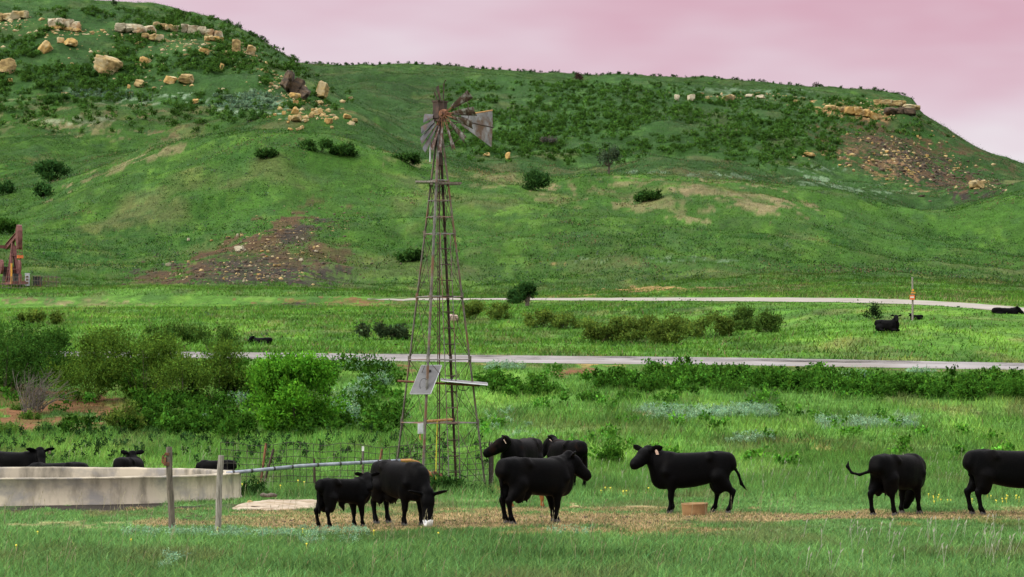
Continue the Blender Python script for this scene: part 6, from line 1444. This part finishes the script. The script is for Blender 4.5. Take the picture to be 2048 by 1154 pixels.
# pale seed heads standing above the foreground grass, yellow flowers
def stalks(name, n, d0, d1, u0, u1, h0, h1, col, head, label, cat, wst=0.004, whd=0.014):
    u = rng.uniform(u0, u1, n); d = np.sqrt(rng.uniform(d0 ** 2, d1 ** 2, n)); X = (u - 1024) / F * d; z = height(u, d)
    b = np.stack([X, d, z], -1); H = rng.uniform(h0, h1, n); lx = rng.uniform(-0.1, 0.45, n) * H
    e = b + np.stack([lx, rng.uniform(-.2, .2, n) * H, H], -1); s = np.array([[wst, 0, 0]])
    m = b + (e - b) * (1 - head); q = (e - b) * head
    V_ = np.stack([b - s, b + s, m + s, m - s, m - s * 0.5, m + q * .45 + np.array([whd, 0, 0]), e + np.stack([lx * .12, lx * 0, -np.abs(lx) * .05], -1), m + q * .45 - np.array([whd, 0, 0])], 1).reshape(-1, 3)
    i = np.arange(n)[:, None] * 8; C_ = np.repeat(np.asarray(col)[None, :] * rng.uniform(0.7, 1.2, (n, 1)), 8, 0)
    return tag(raw_mesh(name, V_, [i + np.array([[0, 1, 2, 3]]), i + np.array([[4, 5, 6, 7]])], M_grass, C_, nrm=np.tile(np.array([[0, -0.4, 1.0]]), (len(V_), 1))), label, cat, None, 'stuff')
stalks('seed_heads', 90, 37, 48, 1600, 2200, 0.30, 0.52, (0.54, 0.54, 0.42), 0.22, 'pale feathery seed heads standing over the foreground grass', 'grass', 0.003, 0.012)
stalks('dry_stalks', 420, 36, 62, -100, 1600, 0.22, 0.45, (0.40, 0.37, 0.22), 0.3, 'thin pale dry stalks in the foreground grass', 'grass', 0.003, 0.007)
stalks('pasture_seed_heads', 420, 66, 80, -100, 2150, 0.25, 0.5, (0.36, 0.42, 0.25), 0.3, 'pale seed heads in the pasture behind the cattle', 'grass', 0.005, 0.013)
def stubble(n):
    u = rng.uniform(250, 2200, n); d = np.sqrt(rng.uniform(47 ** 2, 58 ** 2, n)); X = (u - 1024) / F * d; z = height(u, d); c, bare, _ = ground_color(u, d, X, z)
    k = (bare > 0.25) & (rng.uniform(0, 1, n) < 0.55 + .45 * fbm(X * 1.2, d / 0.8, 222, 2)) & ~((np.abs(X + 5.35) < .8) & (np.abs(d - 59.3) < 2)); u, d, X, z, c = [q[k] for q in (u, d, X, z, c)]; n = len(u)
    b = np.stack([X, d, z - .005], -1); sd = np.stack([rng.normal(0, .006, n), rng.normal(0, .004, n), np.zeros(n)], -1); H = rng.uniform(.015, .07, n)
    e = b + np.stack([rng.normal(0, .03, n), rng.normal(0, .03, n), H], -1)
    mixc = rng.uniform(0, 1, (n, 1)); col = np.where(mixc < .55, np.array([[0.56, 0.42, 0.21]]), np.where(mixc < .9, np.array([[0.14, 0.23, 0.07]]), np.array([[0.16, 0.105, 0.06]]))) * rng.uniform(.6, 1.4, (n, 1))
    V_ = np.stack([b - sd, b + sd, e], 1).reshape(-1, 3)
    return tag(raw_mesh('dry_stubble', V_, [np.arange(3 * n).reshape(n, 3)], M_grass, np.repeat(col, 3, 0), nrm=np.tile(np.array([[0, -.3, 1.0]]), (3 * n, 1))), 'short dry orange stubble and trampled tufts on the bare strip', 'grass', None, 'stuff')
stubble(150000)
def clods(n):
    b = MB()
    for i in range(n):
        u = random.uniform(300, 2100); yc = float(np.interp(u, [250, 700, 1250, 1800, 2048], [1044, 1044, 1040, 1031, 1028])) + random.gauss(0, 7); d = dfor(yc); g = at(u, d); r = random.uniform(.02, .07)
        m = 7; top = [g + Vector((r * .55 * math.cos(k * 6.283 / m), r * .55 * math.sin(k * 6.283 / m), r * random.uniform(.3, .5))) for k in range(m)]
        b.add([g + Vector((r * math.cos(k * 6.283 / m), r * math.sin(k * 6.283 / m), -.01)) for k in range(m)] + top, [(k, (k + 1) % m, m + (k + 1) % m, m + k) for k in range(m)] + [tuple(range(m, 2 * m))])
    return tag(b.build('clods', M_darkclod, None), 'dark clods of dung and earth on the trampled strip', 'clods', None, 'stuff')
M_darkclod = mat_noise('dark_clod', (0.04, 0.028, 0.018), (0.11, 0.075, 0.045), 9, 0.95)
clods(260)
def flowers(name, spots, label):
    b = MB()
    for u, d, h, r in spots:
        g = at(u, d); c = g + Vector((0, 0, h)); n = 8
        b.add([c + Vector((r * math.cos(2 * math.pi * k / n), r * .5 * math.sin(2 * math.pi * k / n) - 0.3 * r, r * 0.8 * math.sin(2 * math.pi * k / n))) for k in range(n)] + [c + Vector((0, -r * .6, .0))], [(k, (k + 1) % n, n) for k in range(n)])
        b.tube([g, c], 0.004, 4)
    return tag(b.build(name, M_yellow, None), label, 'flower', None, 'stuff')
fl = [(random.uniform(1850, 2048), random.uniform(59, 63), random.uniform(.06, .15), 0.017) for i in range(26)] + [(random.uniform(0, 1000), random.uniform(42, 49), random.uniform(.12, .2), 0.018) for i in range(8)] + [(random.uniform(440, 640), random.uniform(65, 70), random.uniform(.15, .3), 0.022) for i in range(7)] + [(random.uniform(1180, 1300), random.uniform(62, 66), .15, 0.022) for i in range(7)]
flowers('yellow_flowers', fl, 'tiny yellow flowers dotted through the grass')
